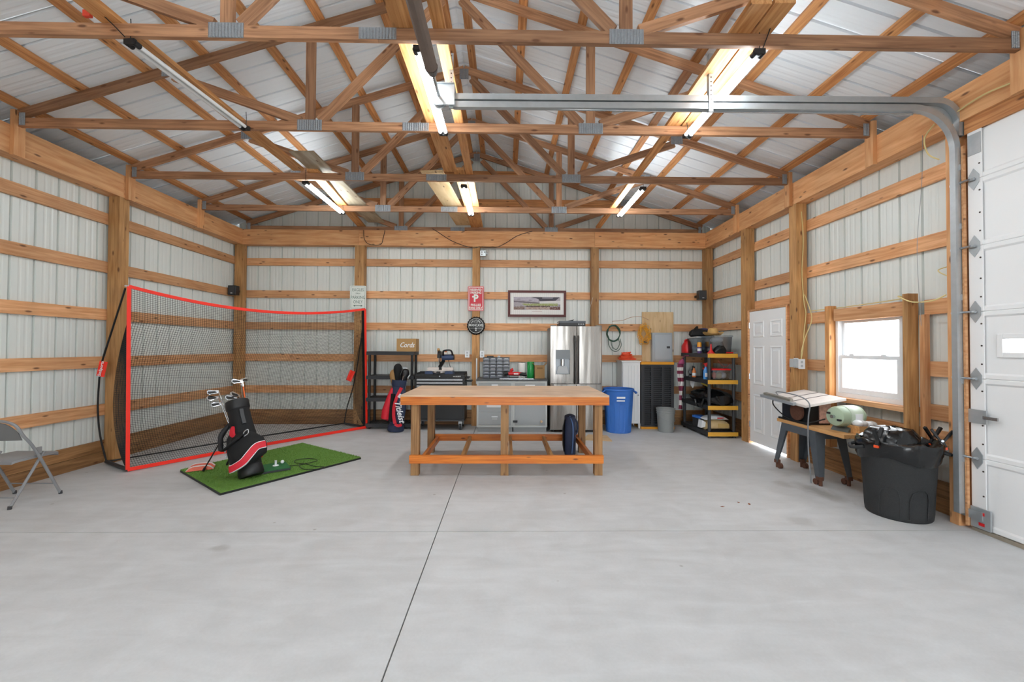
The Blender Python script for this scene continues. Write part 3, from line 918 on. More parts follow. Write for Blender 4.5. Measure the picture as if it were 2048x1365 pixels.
# ---- golf practice net
A0 = Vector((-4.437, 4.955, .03)); A1 = Vector((-2.518, 7.574, .03))
T0 = Vector((-4.457, 4.95, 2.19)); T1 = Vector((-2.565, 7.57, 2.175))
U = (A1 - A0); NW = U.length; U.normalize()
N = Vector((-U.y, U.x, 0))               # towards the corner of the room
net = thing('golf_net', 'large golf practice net with red edging in the left corner', 'golf net', tuple(A0))
def loc(p): return tuple(Vector(p) - A0)
def top_edge(s):
    p = T0.lerp(T1, s); p.z -= .20 * 4 * s * (1 - s) * .85 ; return p + N * (.10 * 4 * s * (1 - s))
def bot_edge(s):
    return A0.lerp(A1, s) + N * (.05 * 4 * s * (1 - s))
def net_depth(t):                       # how far the bag of the net hangs back at height t
    return .64 * math.sin(PI * (t / .82) ** .85) ** .8 if 0 < t < .82 else 0.0
def net_pt(s, k, t):
    """s across the frame, k = 0 on the frame to 1 on the back of the bag, t height"""
    p = bot_edge(s).lerp(top_edge(s), t)
    d = net_depth(t) * (1 - .34 * s) * (k - .10 * math.sin(PI * k)) * (1 + .05 * math.sin(9 * s + 4 * t))
    p = p + N * d
    p.z = max(.012, p.z - .08 * k * (net_depth(t) / .64))
    return p
nv = 92
NC = 28
cols = [(0.0, i / NC) for i in range(NC)] + [(i / 128, 1.0) for i in range(129)] + [(1.0, 1 - (i + 1) / NC) for i in range(NC)]
nu = len(cols) - 1
grid = [[net_pt(s, k, j / nv) for j in range(nv + 1)] for s, k in cols]
b = B(); r = .0019
def cordline(b, pts):
    pts = [Vector(p) for p in pts]; vs = []; fs = []
    for i, p in enumerate(pts):
        d = (pts[min(i + 1, len(pts) - 1)] - pts[max(i - 1, 0)]).normalized()
        u = d.cross(N).normalized() if abs(d.dot(N)) < .95 else d.orthogonal().normalized(); w = d.cross(u)
        for k in range(3):
            a = 2 * PI * k / 3; q = p + u * (r * math.cos(a)) + w * (r * math.sin(a)); vs.append(q - A0)
    for i in range(len(pts) - 1):
        for k in range(3):
            j = (k + 1) % 3; fs.append((3 * i + k, 3 * i + j, 3 * i + 3 + j, 3 * i + 3 + k))
    b.add(vs, fs)
for i in range(nu + 1): cordline(b, grid[i])
for j in range(nv + 1): cordline(b, [grid[i][j] for i in range(nu + 1)])
nm = b.build('netting', M_NET, net, fix=False); nm['kind'] = 'stuff'
def band(f, n, half, name, m, wide, off=-.004):
    """webbing strip along f(s)"""
    b = B(); rings = []
    for i in range(n + 1):
        p = f(i / n) + N * off
        rings.append([tuple(p + wide * half + N * .003 - A0), tuple(p + wide * half - N * .003 - A0), tuple(p - wide * half - N * .003 - A0), tuple(p - wide * half + N * .003 - A0)])
    b.loft(rings)
    return b.build(name, m, net)
band(top_edge, 24, .020, 'top_band', M_RED, Vector((0, 0, 1)))
band(bot_edge, 24, .022, 'bottom_band', M_RED, Vector((0, 0, 1)))
band(lambda t: A0.lerp(T0, t), 12, .019, 'side_band', M_RED, U)
band(lambda t: A1.lerp(T1, t), 12, .02, 'side_band', M_RED, U)
band(lambda t: A1.lerp(T1, t) + N * .06, 12, .03, 'pole_sleeve', M_BAGBLK, U)
K0 = Vector((-5.01, 5.30, .03)); K1 = Vector((-3.06, 7.93, .03))
def pole(pts, r, name='pole', m=M_BLACK):
    return B().tube([loc(p) for p in smooth_path(pts)], r, 8).build(name, m, net, smooth=True)
pole([A0, K0], .022, 'base_bar', M_DGREY); pole([A1, K1], .018, 'base_bar', M_DGREY)
pole([K0, K0.lerp(K1, .5) + Vector((.05, -.03, .02)), K1], .010, 'rear_bar')
pole([K0, (-5.085, 5.29, .36), (-5.10, 5.27, .68), (-5.075, 5.25, .97), (-5.01, 5.21, 1.25), (-4.80, 5.12, 1.69), T0 + Vector((-.06, .02, -.02))], .010, 'bowed_pole')
pole([K1, (-2.98, 7.86, .35), (-2.86, 7.80, .70), (-2.76, 7.74, 1.10), (-2.68, 7.68, 1.55), (-2.60, 7.60, 2.0), T1 + Vector((0, .01, -.02))], .009, 'bowed_pole')
B().tube([loc(T0 + Vector((-.07, .03, .01))), loc(T0)], .010, 8).build('corner_cap', M_WHITEP, net)
# red tags on the poles
def tagflag(c, w, h, lean, nm='logo_tag'):
    m = Matrix.Translation(Vector(c) - A0) @ Matrix.Rotation(R(lean), 4, 'Y')
    b = B()
    for i in range(4):
        x0 = -w / 2 + w * i / 4; x1 = x0 + w / 4
        y0 = .006 * math.sin(i * 1.7); y1 = .006 * math.sin((i + 1) * 1.7)
        b.add([m @ Vector(p) for p in ((x0, y0, -h / 2), (x1, y1, -h / 2), (x1, y1, h / 2), (x0, y0, h / 2), (x0, y0 + .003, -h / 2), (x1, y1 + .003, -h / 2), (x1, y1 + .003, h / 2), (x0, y0 + .003, h / 2))],
              [(0, 1, 2, 3), (7, 6, 5, 4), (0, 4, 5, 1), (3, 2, 6, 7), (1, 5, 6, 2), (0, 3, 7, 4)])
    return b.build(nm, M_RED, net)
tg = tagflag((-4.985, 5.19, 1.20), .095, .19, 12)
text('logo', 'GoSports', .05, tuple(Vector((-4.985, 5.178, 1.20)) - A0), (PI / 2, R(-78), 0), M_WHITEP, tg, bold=.001)
tagflag((-2.87, 7.72, .95), .10, .20, 22)

# ---- hitting mat
mc = [Vector((-3.827, 4.955)), Vector((-2.831, 4.179)), Vector((-1.904, 5.523)), Vector((-3.068, 6.335))]
mo = sum(mc, Vector((0, 0))) / 4
hm = thing('hitting_mat', 'green artificial turf hitting mat lying on the concrete', 'golf mat', (mo.x, mo.y, 0))
P = [tuple(c - mo) for c in mc]
B().prism(P, 0.0005, .022, 'z').build('rubber_base', M_BLACK, hm)
turf = mat('green turf', '#6d973f', .85, 0, .28, 40, .8, 220)
b = B(); b.prism([(x * .995, y * .995) for x, y in P], .022, .030, 'z'); b.build('turf', turf, hm)
fib = B()
rnd = random.Random(3)
e1 = mc[1] - mc[0]; e2 = mc[3] - mc[0]
for i in range(16000):
    u, v = rnd.random(), rnd.random()
    p = mc[0] + (mc[1] - mc[0]) * u * (1 - v) + (mc[2] - mc[3]) * u * v + (mc[3] - mc[0]) * v - mo
    a = rnd.random() * 6.28; w = .0025; hgt = .006 + .008 * rnd.random(); l = (rnd.random() - .5) * .012
    dx, dy = math.cos(a) * w, math.sin(a) * w
    fib.add([(p.x - dx, p.y - dy, .030), (p.x + dx, p.y + dy, .030), (p.x + l, p.y + l * .6, .030 + hgt)], [(0, 1, 2)])
f = fib.build('turf_blades', turf, hm, fix=False); f['kind'] = 'stuff'

ZM = .036
# practice launcher pad with tee
lp = thing('swing_pad', 'small dark green hitting pad with a white tee on the turf', 'golf pad', (-2.72, 4.98, ZM), R(38))
B().rbox(-.19, .13, -.16, .16, 0, .022, .02, 'z').build('pad_base', M_DGREY, lp)
B().rbox(-.185, .125, -.155, .155, .022, .030, .02, 'z').build('pad_turf', mat('dark pad green', '#1d6b34', .6, 0, .2, 60, .5, 200), lp)
B().lathe([(.035, .030), (.030, .036), (.013, .038), (.012, .085), (.015, .09)], 14, (0, .02, 0)).build('tee', M_WHITEP, lp, smooth=True)
gb = B().lathe([(.002, 0), (.012, .0025), (.0185, .010), (.0214, .0214), (.0185, .032), (.012, .0403), (.002, .0428)], 16).build('golf_ball', M_WHITEP, None, smooth=True)
gb.location = (-2.70, 5.08, ZM + .030); tag(gb, 'white ball resting on the dark green pad beside the golf bag', 'golf ball')
gc = [( -2.62, 5.06), (-2.50, 5.12), (-2.38, 5.30), (-2.52, 5.40), (-2.66, 5.33), (-2.60, 5.20), (-2.45, 5.15), (-2.30, 5.05), (-2.16, 5.02), (-2.20, 4.94), (-2.36, 4.93), (-2.48, 5.05), (-2.52, 5.14)]
cable('pad_cable', [(x, y, ZM + .006) for x, y in gc], .004, M_BLACK, 'thin black cable looped on the green turf', 'cable')

def towel(name, loc_, rz, w, l, label, m, stripes):
    t = thing(name, label, 'packet', loc_, rz)
    b = B(); n = 8; rings = []
    for i in range(n + 1):
        x = -w / 2 + w * i / n; h = .045 * (1 - abs(2 * i / n - 1) ** 4) + .006
        rings.append([(x, -l / 2, .001), (x, l / 2, .001), (x, l / 2 * .96, h), (x, -l / 2 * .96, h)])
    b.loft(rings); b.build('bag', m, t, smooth=True)
    for y, mm in stripes:
        b = B(); rings = []
        for i in range(n + 1):
            x = -w / 2 + w * i / n; h = .045 * (1 - abs(2 * i / n - 1) ** 4) + .008
            rings.append([(x, y - .02, h - .002), (x, y + .02, h - .002), (x, y + .02, h + .001), (x, y - .02, h + .001)])
        b.loft(rings); b.build('stripe', mm, t)
    return t
M_CORAL = mat('coral cloth', '#e5735c', .8, 0, .1, 30)
towel('folded_packet', (-3.60, 4.98, ZM), R(28), .26, .20, 'coral and white folded packet at the left end of the turf', M_CORAL, [(-.085, M_WHITEP), (.06, M_WHITEP)])
towel('folded_packet', (-3.18, 5.16, ZM), R(28), .26, .18, 'red and white folded packet behind the golf bag', M_WHITEP, [(.06, M_RED), (-.06, M_CORAL)])
board_o = B().box(-.16, .16, -.012, .012, 0, .03).build('alignment_stick_box', M_RED, None); board_o.location = (-3.32, 5.42, ZM); board_o.rotation_euler = (0, 0, R(30))
tag(board_o, 'flat red strip lying on the turf behind the packets', 'golf aid')

# ---- golf bag builder
def ell(rx, ry, z, n=20, dx=0, dy=0, sq=1.0):
    out = []
    for k in range(n):
        a = 2 * PI * k / n; c, s = math.cos(a), math.sin(a)
        out.append((dx + rx * math.copysign(abs(c) ** sq, c), dy + ry * math.copysign(abs(s) ** sq, s), z))
    return out
def blob(b, c, rx, ry, rz, n=16, k=9, pw=.55):
    """rounded pillow"""
    rings = []
    for i in range(k + 1):
        t = -1 + 2 * i / k; t = max(-.985, min(.985, t))
        f = (1 - abs(t) ** 2.4) ** pw
        rings.append([(c[0] + rx * f * math.cos(2 * PI * j / n), c[1] + ry * f * math.sin(2 * PI * j / n), c[2] + rz * t) for j in range(n)])
    return b.loft(rings)

# standing bag on the turf: local Z is the bag's axis
base = Vector((-2.815, 4.66, ZM + .028)); top = Vector((-3.115, 4.86, .845))
ax = (top - base).normalized(); BL = (top - base).length
fr = Vector((.25, -1, .1)); fr = (fr - ax * fr.dot(ax)).normalized()       # front of the bag looks at the camera
rt = fr.cross(ax) * -1
mb = Matrix((rt, -fr, ax)).transposed().to_4x4(); mb.translation = base
bag = thing('golf_bag', 'black and red stand bag leaning on its legs on the turf mat', 'golf bag', tuple(base), rot=mb.to_euler())
b = B(); b.loft([ell(.115, .105, -.02), ell(.128, .118, .0), ell(.125, .115, .06), ell(.118, .105, .10)]); b.build('base_boot', M_BLACK, bag, smooth=True)
b = B(); b.loft([ell(.118, .105, .09), ell(.130, .115, .25), ell(.125, .11, .45), ell(.112, .102, .62), ell(.106, .100, .76)], True, False); b.build('body', M_BAGBLK, bag, smooth=True)
b = B(); b.loft([ell(.108, .103, .755), ell(.118, .112, .77), ell(.118, .112, .86), ell(.112, .106, .865), ell(.098, .092, .862), ell(.095, .09, .80)], False, True); b.build('top_cuff', M_BLACK, bag, smooth=True)
b = B(); rings = [ell(.08, .03, .11, dy=-.10, dx=.03), ell(.175, .085, .17, dy=-.10, dx=.05), ell(.19, .10, .25, dy=-.11, dx=.055), ell(.175, .09, .34, dy=-.10, dx=.05), ell(.12, .06, .43, dy=-.09, dx=.02), ell(.06, .02, .48, dy=-.08)]
b.loft(rings); b.build('big_pocket', M_BAGBLK, bag, smooth=True)
b = B(); rings = [ell(.05, .02, .10, dx=-.10, dy=-.04), ell(.06, .10, .16, dx=-.105, dy=-.04), ell(.065, .11, .30, dx=-.105, dy=-.04), ell(.05, .09, .44, dx=-.10, dy=-.04), ell(.03, .03, .50, dx=-.09, dy=-.04)]
b.loft(rings); b.build('side_pocket', M_BAGBLK, bag, smooth=True)
def skin_strip(path, wd, name, m, off=.004, th=.006, parent=None):
    """strip that follows points of (x, y, z) with outward normals from the bag axis"""
    b = B(); rings = []
    for i, p in enumerate(path):
        p = Vector(p); q0 = Vector(path[max(0, i - 1)]); q1 = Vector(path[min(len(path) - 1, i + 1)])
        t = (q1 - q0).normalized(); n = Vector((p.x, p.y, 0)).normalized(); w = t.cross(n).normalized()
        ww = wd[i] if isinstance(wd, list) else wd
        rings.append([tuple(p + n * (off + th) + w * ww), tuple(p + n * (off + th) - w * ww), tuple(p + n * (off - .02) - w * ww), tuple(p + n * (off - .02) + w * ww)])
    b.loft(rings)
    return b.build(name, m, parent, smooth=True)
sw = [(-.165, -.05, .13), (-.14, -.15, .10), (-.07, -.195, .10), (.02, -.215, .125), (.10, -.22, .185), (.17, -.195, .245), (.235, -.13, .255)]
skin_strip(smooth_path(sw, 4), .040, 'white_piping', M_WHITEP, .0, .005, bag)
skin_strip(smooth_path(sw, 4), .033, 'red_panel', M_BAGRED, .004, .006, bag)
skin_strip(smooth_path([(-.05, -.118, .40), (-.07, -.115, .48), (-.05, -.11, .56)], 4), [.006, .012, .02, .025, .028, .026, .022, .014, .005], 'red_flash', M_BAGRED, .004, .005, bag)
skin_strip(smooth_path([(.06, -.095, .56), (.055, -.092, .64), (.055, -.09, .73)], 4), .018, 'grab_handle', M_DGREY, .012, .008, bag)
st = [(-.11, .0, .62), (-.19, -.06, .52), (-.20, -.10, .40), (-.17, -.17, .315), (-.05, -.20, .36), (.06, -.17, .42)]
b = B(); b.tube(smooth_path([Vector(p) for p in st], 5), .026, 8, flat=.32); b.build('shoulder_strap', M_BLACK, bag, smooth=True)
cl = B(); cl.tube(smooth_path([(.05, -.175, .415), (.08, -.185, .45), (.11, -.17, .46), (.10, -.165, .42), (.06, -.175, .40)], 4), .006, 6); cl.build('strap_clip', M_CHROME, bag, smooth=True)
for i in range(4):
    z = .24 + .03 * i; B().box(-.137, -.125, -.165, -.150, z, z + (.02 if i != 1 else .012), Matrix.Rotation(R(-12), 4, 'Z')).build('printed_mark', M_LGREY, bag)
inv = mb.inverted()
for dx in (0, .10):
    foot = inv @ Vector((-3.49 + dx * 1.0, 4.86 + dx * 2.6, ZM + .006))
    hip = Vector((-.07 + dx * .9, .08, .72))
    lg = B().cyl(hip, foot, .0075, n=7).build('stand_leg', M_BLACK, bag, smooth=True)
    B().cyl(foot, foot + (hip - foot).normalized() * .04, .013, n=8).build('rubber_foot', M_BLACK, lg)

def golf_club(x, y, z0, z1, lean, head, label, shaft, group=None, hm_=None, mw=None, ang=0.0, toe=None):
    """club held head-up; coordinates are in the bag's frame, mw is the bag's matrix"""
    a = Vector((x, y, z0)); e = Vector((x + lean[0], y + lean[1], z1))
    m = mw @ Matrix.Translation(a) @ (e - a).to_track_quat('Z', 'Y').to_matrix().to_4x4() @ Matrix.Rotation(ang, 4, 'Z')
    L = (e - a).length
    if toe:
        zz = (e - a).normalized(); tv = Vector(toe); xx = (tv - zz * tv.dot(zz)).normalized()
        rm = Matrix((xx, zz.cross(xx), zz)).transposed().to_4x4(); rm.translation = a
        m = mw @ rm
    c = thing('golf_club', label, 'golf club', tuple(m.translation), rot=m.to_euler(), group=group)
    B().cyl((0, 0, 0), (0, 0, L), .0085 if 'orange' in label and 'bright' in label else .0055, .007 if 'bright' in label else .0045, n=7).build('shaft', shaft, c, smooth=True)
    B().cyl((0, 0, L - .06), (0, 0, L + .005), .0075, .008, n=8).build('hosel', M_CHROME, c, smooth=True)
    if head == 'iron':
        b = B()
        poly = [(-.006, L - .012), (.02, L - .006), (.09, L + .002), (.108, L + .02), (.105, L + .05), (.085, L + .062), (.03, L + .034), (-.006, L + .022)]
        b.prism(poly, -.012, .006, 'y'); b.build('club_head', hm_ or M_CHROME, c, bevel=.003)
        B().prism([(.018, L + .0), (.085, L + .008), (.100, L + .022), (.096, L + .045), (.03, L + .024)], -.0135, .0075, 'y').build('club_face', M_BLACKS, c)
    elif head == 'wood':
        b = B(); blob(b, (.045, 0, L + .025), .062, .052, .032); b.build('club_head', hm_ or M_BLACKS, c, smooth=True)
    elif head == 'cover':
        b = B(); qf = random.Random(len(label)); prof_ = [(.030, -.20, 0), (.042, -.15, 0), (.055, -.10, .005), (.068, -.05, .01), (.078, .0, .02), (.074, .05, .025), (.05, .085, .03), (.02, .10, .03)]
        b.loft([[(p[0] * (1 + .16 * (qf.random() - .5)), p[1] * (1 + .16 * (qf.random() - .5)), p[2]) for p in ell(r_h, r_h * .92, L + dz_, 16, dx=dx_)] for r_h, dz_, dx_ in prof_]); b.build('head_cover', hm_ or M_BAGBLK, c, smooth=True)
    return c
golf_club(-.05, -.03, .25, 1.02, (-.10, .0), 'iron', 'iron with dark shaft at the far left of the leaning bag, top club of three', M_STEEL, mw=mb, toe=(-1, -.3, .1))
golf_club(-.065, .0, .25, .97, (-.115, .02), 'iron', 'iron just below the leftmost iron in the leaning bag', M_STEEL, mw=mb, toe=(-1, -.4, -.1))
golf_club(-.07, .03, .25, .90, (-.10, .03), 'iron', 'lowest iron drooping over the left rim of the leaning bag', M_STEEL, mw=mb, toe=(-1, -.2, -.3))
golf_club(.05, .03, .25, 1.09, (.03, .02), 'iron', 'tall iron with a bright orange shaft standing over the leaning bag', mat('orange shaft', '#f0682a', .3), mw=mb, toe=(-1, -.2, 0))
golf_club(.0, .0, .25, .90, (.0, .01), 'iron', 'short iron with its head at the middle of the rim of the leaning bag', M_STEEL, mw=mb, toe=(-1, -.5, 0))
golf_club(.03, -.03, .25, .895, (.02, -.01), 'iron', 'short iron lying beside the orange shaft at the rim', M_STEEL, mw=mb, toe=(-.5, -1, 0))
golf_club(.0, .05, .25, 1.12, (.055, .03), 'iron', 'slim silver putter rising behind the orange shaft', M_STEEL, mw=mb, toe=(.3, 1, 0))

# ---- grey folding chair
ch = thing('folding_chair', 'grey metal folding chair cut off by the left edge of the picture', 'chair', (-4.68, 4.04, 0))
M_CHG = mat('grey chair enamel', '#8e8f91', .4, .2, .05)
W = .225
for s in (-1, 1):
    B().tube(smooth_path([(s * W, .20, .008), (s * W, -.03, .49), (s * W * .98, -.13, .65), (s * W * .86, -.165, .745), (s * W * .5, -.18, .785), (0, -.185, .795)], 5), .0125, 8).build('front_leg', M_CHG, ch, smooth=True)
    B().tube([(s * (W - .02), -.21, .008), (s * (W - .02), .06, .46)], .0115, 8).build('rear_leg', M_CHG, ch, smooth=True)
    for y in (.20, -.21):
        B().cyl((s * (W if y > 0 else W - .02), y, .0), (s * (W if y > 0 else W - .02), y * .985, .03), .015, n=8).build('foot_cap', M_DGREY, ch)
    B().box(s * W - .006, s * W + .006, -.03, .02, .455, .515).build('pivot_plate', M_CHG, ch)
b = B(); rings = []
for y, z, w in ((-.19, .425, .19), (-.17, .437, .205), (.0, .440, .205), (.16, .437, .20), (.21, .425, .185), (.215, .41, .18)):
    rings.append([(-w, y, z - .028), (-w, y, z - .006), (-w + .03, y, z), (w - .03, y, z), (w, y, z - .006), (w, y, z - .028)])
b.loft(rings); b.build('seat', M_CHG, ch, smooth=True)
b = B(); rings = []
for i in range(9):
    x = -.205 + .41 * i / 8; c = (x / .205) ** 2
    zt = .778 - .10 * c ** 1.4; yb = -.165 + .025 * c
    rings.append([(x, yb + .02, .605), (x, yb + .012, .605), (x, yb - .018, zt), (x, yb - .010, zt)])
b.loft(rings); b.build('backrest', mat('grey backrest enamel', '#777879', .45, .2, .05), ch, smooth=True)
for y, z, w in ((.145, .12, W), (-.165, .09, W - .02)):
    B().cyl((-w, y, z), (w, y, z), .006, n=7).build('stretcher', M_CHG, ch)

# ================================================================ WORKBENCH IN THE MIDDLE
wbn = thing('workbench', 'long wooden workbench with orange stained rails in the middle of the floor', 'workbench', (0, 5.38, 0))
HY = .60                                   # half depth
HWX = 1.205                                # half width of the top
o = board('tabletop', (-HWX, 0, .925), (HWX, 0, .925), 2 * HY, .019, W_TOP, wbn, up=(0, 1, 0))
for s in (-1, 1):
    board('apron', (-HWX, s * (HY - .019), .868), (HWX, s * (HY - .019), .868), .095, .038, W_STAIN, wbn)
    board('apron', (s * (HWX - .019), -HY + .04, .868), (s * (HWX - .019), HY - .04, .868), .095, .038, W_STAIN, wbn)
for x in (-1.045, -.005, 1.09):
    for s in (-1, 1):
        board('leg', (x, s * (HY - .085), 0.001), (x, s * (HY - .085), .82), .092, .092, W_LEG, wbn, up=(1, 0, 0))
for s in (-1, 1):
    board('lower_rail', (-1.10, s * (HY - .019), .195), (1.14, s * (HY - .019), .195), .092, .038, W_STAIN, wbn)
for x in (-.955, -.50, .075, .55, 1.022):
    board('cross_brace', (x, -HY + .04, .185), (x, HY - .04, .185), .075, .038, W_STAIN if x in (-.955, 1.022) else W_PINE, wbn)

# navy shoe bag leaning against the back leg
nb = thing('shoe_bag', 'upright navy blue nylon bag standing at the right rear leg of the workbench', 'bag', (.905, 5.78, 0), R(-10))
b = B(); b.loft([ell(.07, .12, .0, 18, sq=.6), ell(.08, .135, .05, 18, sq=.6), ell(.082, .14, .30, 18, sq=.6), ell(.08, .13, .46, 18, sq=.65), ell(.075, .10, .535, 18, sq=.8), ell(.03, .04, .56, 18)]); b.build('body', M_NAVY, nb, smooth=True)
b = B(); b.loft([ell(.012, .05, .06, 12, dx=-.077, dy=-.06), ell(.022, .085, .15, 12, dx=-.083, dy=-.05), ell(.022, .09, .38, 12, dx=-.083, dy=-.05), ell(.012, .06, .50, 12, dx=-.065, dy=-.04)]); b.build('mesh_panel', M_BLACKS, nb, smooth=True)
B().tube(smooth_path([(.03, -.15, .05), (.045, -.155, .25), (.04, -.145, .44), (.0, -.08, .545)]), .007, 6).build('zipper', mat('light blue zip', '#5c7fb8', .5), nb, smooth=True)
B().tube(smooth_path([(.075, -.03, .50), (.10, -.03, .44), (.103, -.02, .34), (.075, -.02, .28)]), .012, 6, flat=.4).build('carry_handle', M_NAVY, nb, smooth=True)
B().cyl((-.098, -.06, .30), (-.108, -.06, .30), .014, n=12).build('eyelet', M_LGREY, nb)
dm = B().prism([(1.42, 7.06), (1.72, 6.97), (1.70, 6.56), (1.24, 6.66)], .001, .012, 'z').build('plywood_scrap', W_PLY, None)
tag(dm, 'flat pale plywood scrap lying on the floor in front of the fridge', 'board')

# ================================================================ BACK WALL, LEFT TO RIGHT
# ---- signs on the posts
M_SIGNW = mat('sign white', '#e4e8e1', .35, 0, .02)
M_SIGNG = mat('sign green ink', '#5f7a6c', .5, 0, .03)
M_SIGNR = mat('sign red', '#c92035', .35, 0, .03)
sg = thing('parking_sign', 'white parking sign with green lettering on the post behind the net', 'sign', (-2.795, YB - .006, 2.42))
B().rbox(-.152, .152, -.002, .002, -.225, .225, .025, 'y').build('sign_plate', M_SIGNW, sg)
def ring(name, w, h, t, y, m, parent, r=.02):
    b = B()
    for (a0, a1, c0, c1) in ((-w, w, h - t, h), (-w, w, -h, -h + t), (-w, -w + t, -h + t, h - t), (w - t, w, -h + t, h - t)):
        b.box(a0, a1, y - .0008, y, c0, c1)
    return b.build(name, m, parent)
ring('border', .133, .205, .004, -.0022, M_SIGNG, sg)
for tx, z, s in (('EAGLES', .145, .085), ('FAN', .075, .045), ('PARKING', .0, .085), ('ONLY', -.085, .085)):
    text('lettering', tx, s, (0, -.0025, z), FACE, M_SIGNG, sg, sx=.78 if s > .08 else 1)
B().prism([(-.09, -.155), (-.055, -.135), (-.055, -.149), (.055, -.149), (.055, -.135), (.09, -.155), (.055, -.175), (.055, -.161), (-.055, -.161), (-.055, -.175)], -.0032, -.0022, 'y').build('arrow', M_SIGNG, sg)
sg = thing('parking_sign', 'red parking sign with white lettering on the middle post', 'sign', (-.567, YB - .006, 2.415))
B().rbox(-.152, .152, -.002, .002, -.235, .235, .025, 'y').build('sign_plate', M_SIGNR, sg)
ring('border', .138, .222, .012, -.0022, M_SIGNW, sg)
for tx, z, s, q in (('RESERVED', .165, .062, .78), ('PARKING', .110, .062, .80), ('PHILLIES', -.125, .062, .85), ('FANS ONLY', -.180, .062, .74)):
    text('lettering', tx, s, (0, -.0025, z), FACE, M_SIGNW, sg, sx=q, bold=.002)
text('emblem', 'P', .19, (.0, -.0028, .0), FACE, M_SIGNW, sg, bold=.008, sx=.9)
B().lathe([(.018, 0), (.018, .0012)], 14, m=Matrix.Translation((-.055, -.0025, .035)) @ Matrix.Rotation(PI / 2, 4, 'X')).build('emblem_curl', M_SIGNW, sg)
sg = thing('round_sign', 'round black bottle-cap sign with silver lettering below the red sign', 'sign', (-.562, YB - .018, 1.897))
b = B(); n = 84
def capring(r, y, amp): return [((r + amp * math.cos(21 * 2 * PI * k / n)) * math.cos(2 * PI * k / n), y, (r + amp * math.cos(21 * 2 * PI * k / n)) * math.sin(2 * PI * k / n)) for k in range(n)]
b.loft([capring(.172, .015, .006), capring(.168, .004, .005), capring(.155, -.006, .001), capring(.145, -.009, 0)]); b.build('cap_disc', M_BLACKS, sg, smooth=True)
b = B(); b.loft([[(.140 * math.cos(2 * PI * k / 48), -.0095, .140 * math.sin(2 * PI * k / 48)) for k in range(48)], [(.140 * math.cos(2 * PI * k / 48), -.0105, .140 * math.sin(2 * PI * k / 48)) for k in range(48)], [(.134 * math.cos(2 * PI * k / 48), -.0105, .134 * math.sin(2 * PI * k / 48)) for k in range(48)], [(.134 * math.cos(2 * PI * k / 48), -.0095, .134 * math.sin(2 * PI * k / 48)) for k in range(48)]], False, False)
M_SILV = mat('silver print', '#c9cbc8', .4, .2, .03)
b.build('ring_line', M_SILV, sg)
for i, c in enumerate('WELCOME'):
    a = R(90 + (3 - i) * 17); rr = .098
    text('lettering', c, .046, (rr * math.cos(a), -.0105, rr * math.sin(a)), (PI / 2, -(a - PI / 2), 0), M_SILV, sg)
text('lettering', 'TO THE', .02, (0, -.0105, .055), FACE, M_SILV, sg)
text('lettering', 'MANCAVE', .068, (0, -.0105, .008), FACE, M_SILV, sg, sx=.84, bold=.001)
for s in (-1, 1):
    B().box(s * .03 if s > 0 else -.12, .12 if s > 0 else -.03, -.0112, -.0102, -.050, -.046).build('rule_line', M_SILV, sg)
B().prism([(0, -.03), (.009, -.045), (.024, -.050), (.012, -.060), (.0, -.056), (-.012, -.060), (-.024, -.050), (-.009, -.045)], -.0112, -.0102, 'y').build('crown_mark', M_SILV, sg)
B().prism([(.014 * math.cos(2 * PI * k / 14), -.085 + .014 * math.sin(2 * PI * k / 14)) for k in range(14)], -.0112, -.0102, 'y').build('dot_mark', M_SILV, sg)

# ---- framed stadium panorama
pc = thing('framed_picture', 'framed stadium panorama with maroon frame above the cabinets', 'picture', (.605, SYB - .06, 2.337))
b = B()
PWX, PHZ = .562, .256
def mitre(b, w, h, t, y0, y1):
    o = [(-w, -h), (w, -h), (w, h), (-w, h)]; i = [(-w + t, -h + t), (w - t, -h + t), (w - t, h - t), (-w + t, h - t)]
    for k in range(4):
        j = (k + 1) % 4
        A, Bq, C, D = o[k], o[j], i[j], i[k]
        b.loft([[(A[0], y1, A[1]), (Bq[0], y1, Bq[1]), (C[0], y1, C[1]), (D[0], y1, D[1])], [(A[0], y0 + .008, A[1]), (Bq[0], y0 + .008, Bq[1]), (C[0], y0, C[1]), (D[0], y0, D[1])]])
mitre(b, PWX, PHZ, .045, -.015, .02); b.build('frame', M_MAROON, pc)
B().box(-PWX + .04, PWX - .04, -.002, .004, -PHZ + .04, PHZ - .04).build('mount', mat('mount board white', '#eceae6', .6, 0, .01), pc)
for i in range(26):
    x = -.49 + .98 * i / 25
    B().box(x - .002, x + .002, -.0028, -.0021, -PHZ + .047, PHZ - .047).build('pinstripe', mat('pale pinstripe', '#d2d1cf', .6), pc)
ph = B().box(-.45, .45, -.0042, -.003, -.118, .128).build('photo_print', mat('print stands grey', '#a79fa6', .45, 0, .12, 25), pc)
def pp(poly, nm, hexc, y=-.0045, var=.15, sc_=60):
    B().prism([(x, z) for x, z in poly], y - .0003, y, 'y').build(nm, mat('print ' + nm, hexc, .5, 0, var, sc_), ph)
pp([(-.45, .128), (-.15, .128), (.02, .09), (.02, .03), (-.2, .05), (-.45, .08)], 'upper_stand', '#b9b2bd')
pp([(-.12, .128), (.44, .128), (.36, .06), (.05, .05), (.03, .09)], 'dusk_roof', '#3c3742')
pp([(.10, .12), (.32, .12), (.30, .10), (.10, .10)], 'scoreboard', '#8a8791', -.005)
pp([(-.45, .055), (.05, .02), (.05, .0), (-.45, .03)], 'shadow_tier', '#6a6068')
pp([(.05, .045), (.45, .06), (.45, -.01), (.05, -.005)], 'far_stand', '#d8d5d4')
pp([(-.30, .0), (.40, .005), (.40, -.045), (-.22, -.04)], 'green_field', '#9aa365', -.0048, .3)
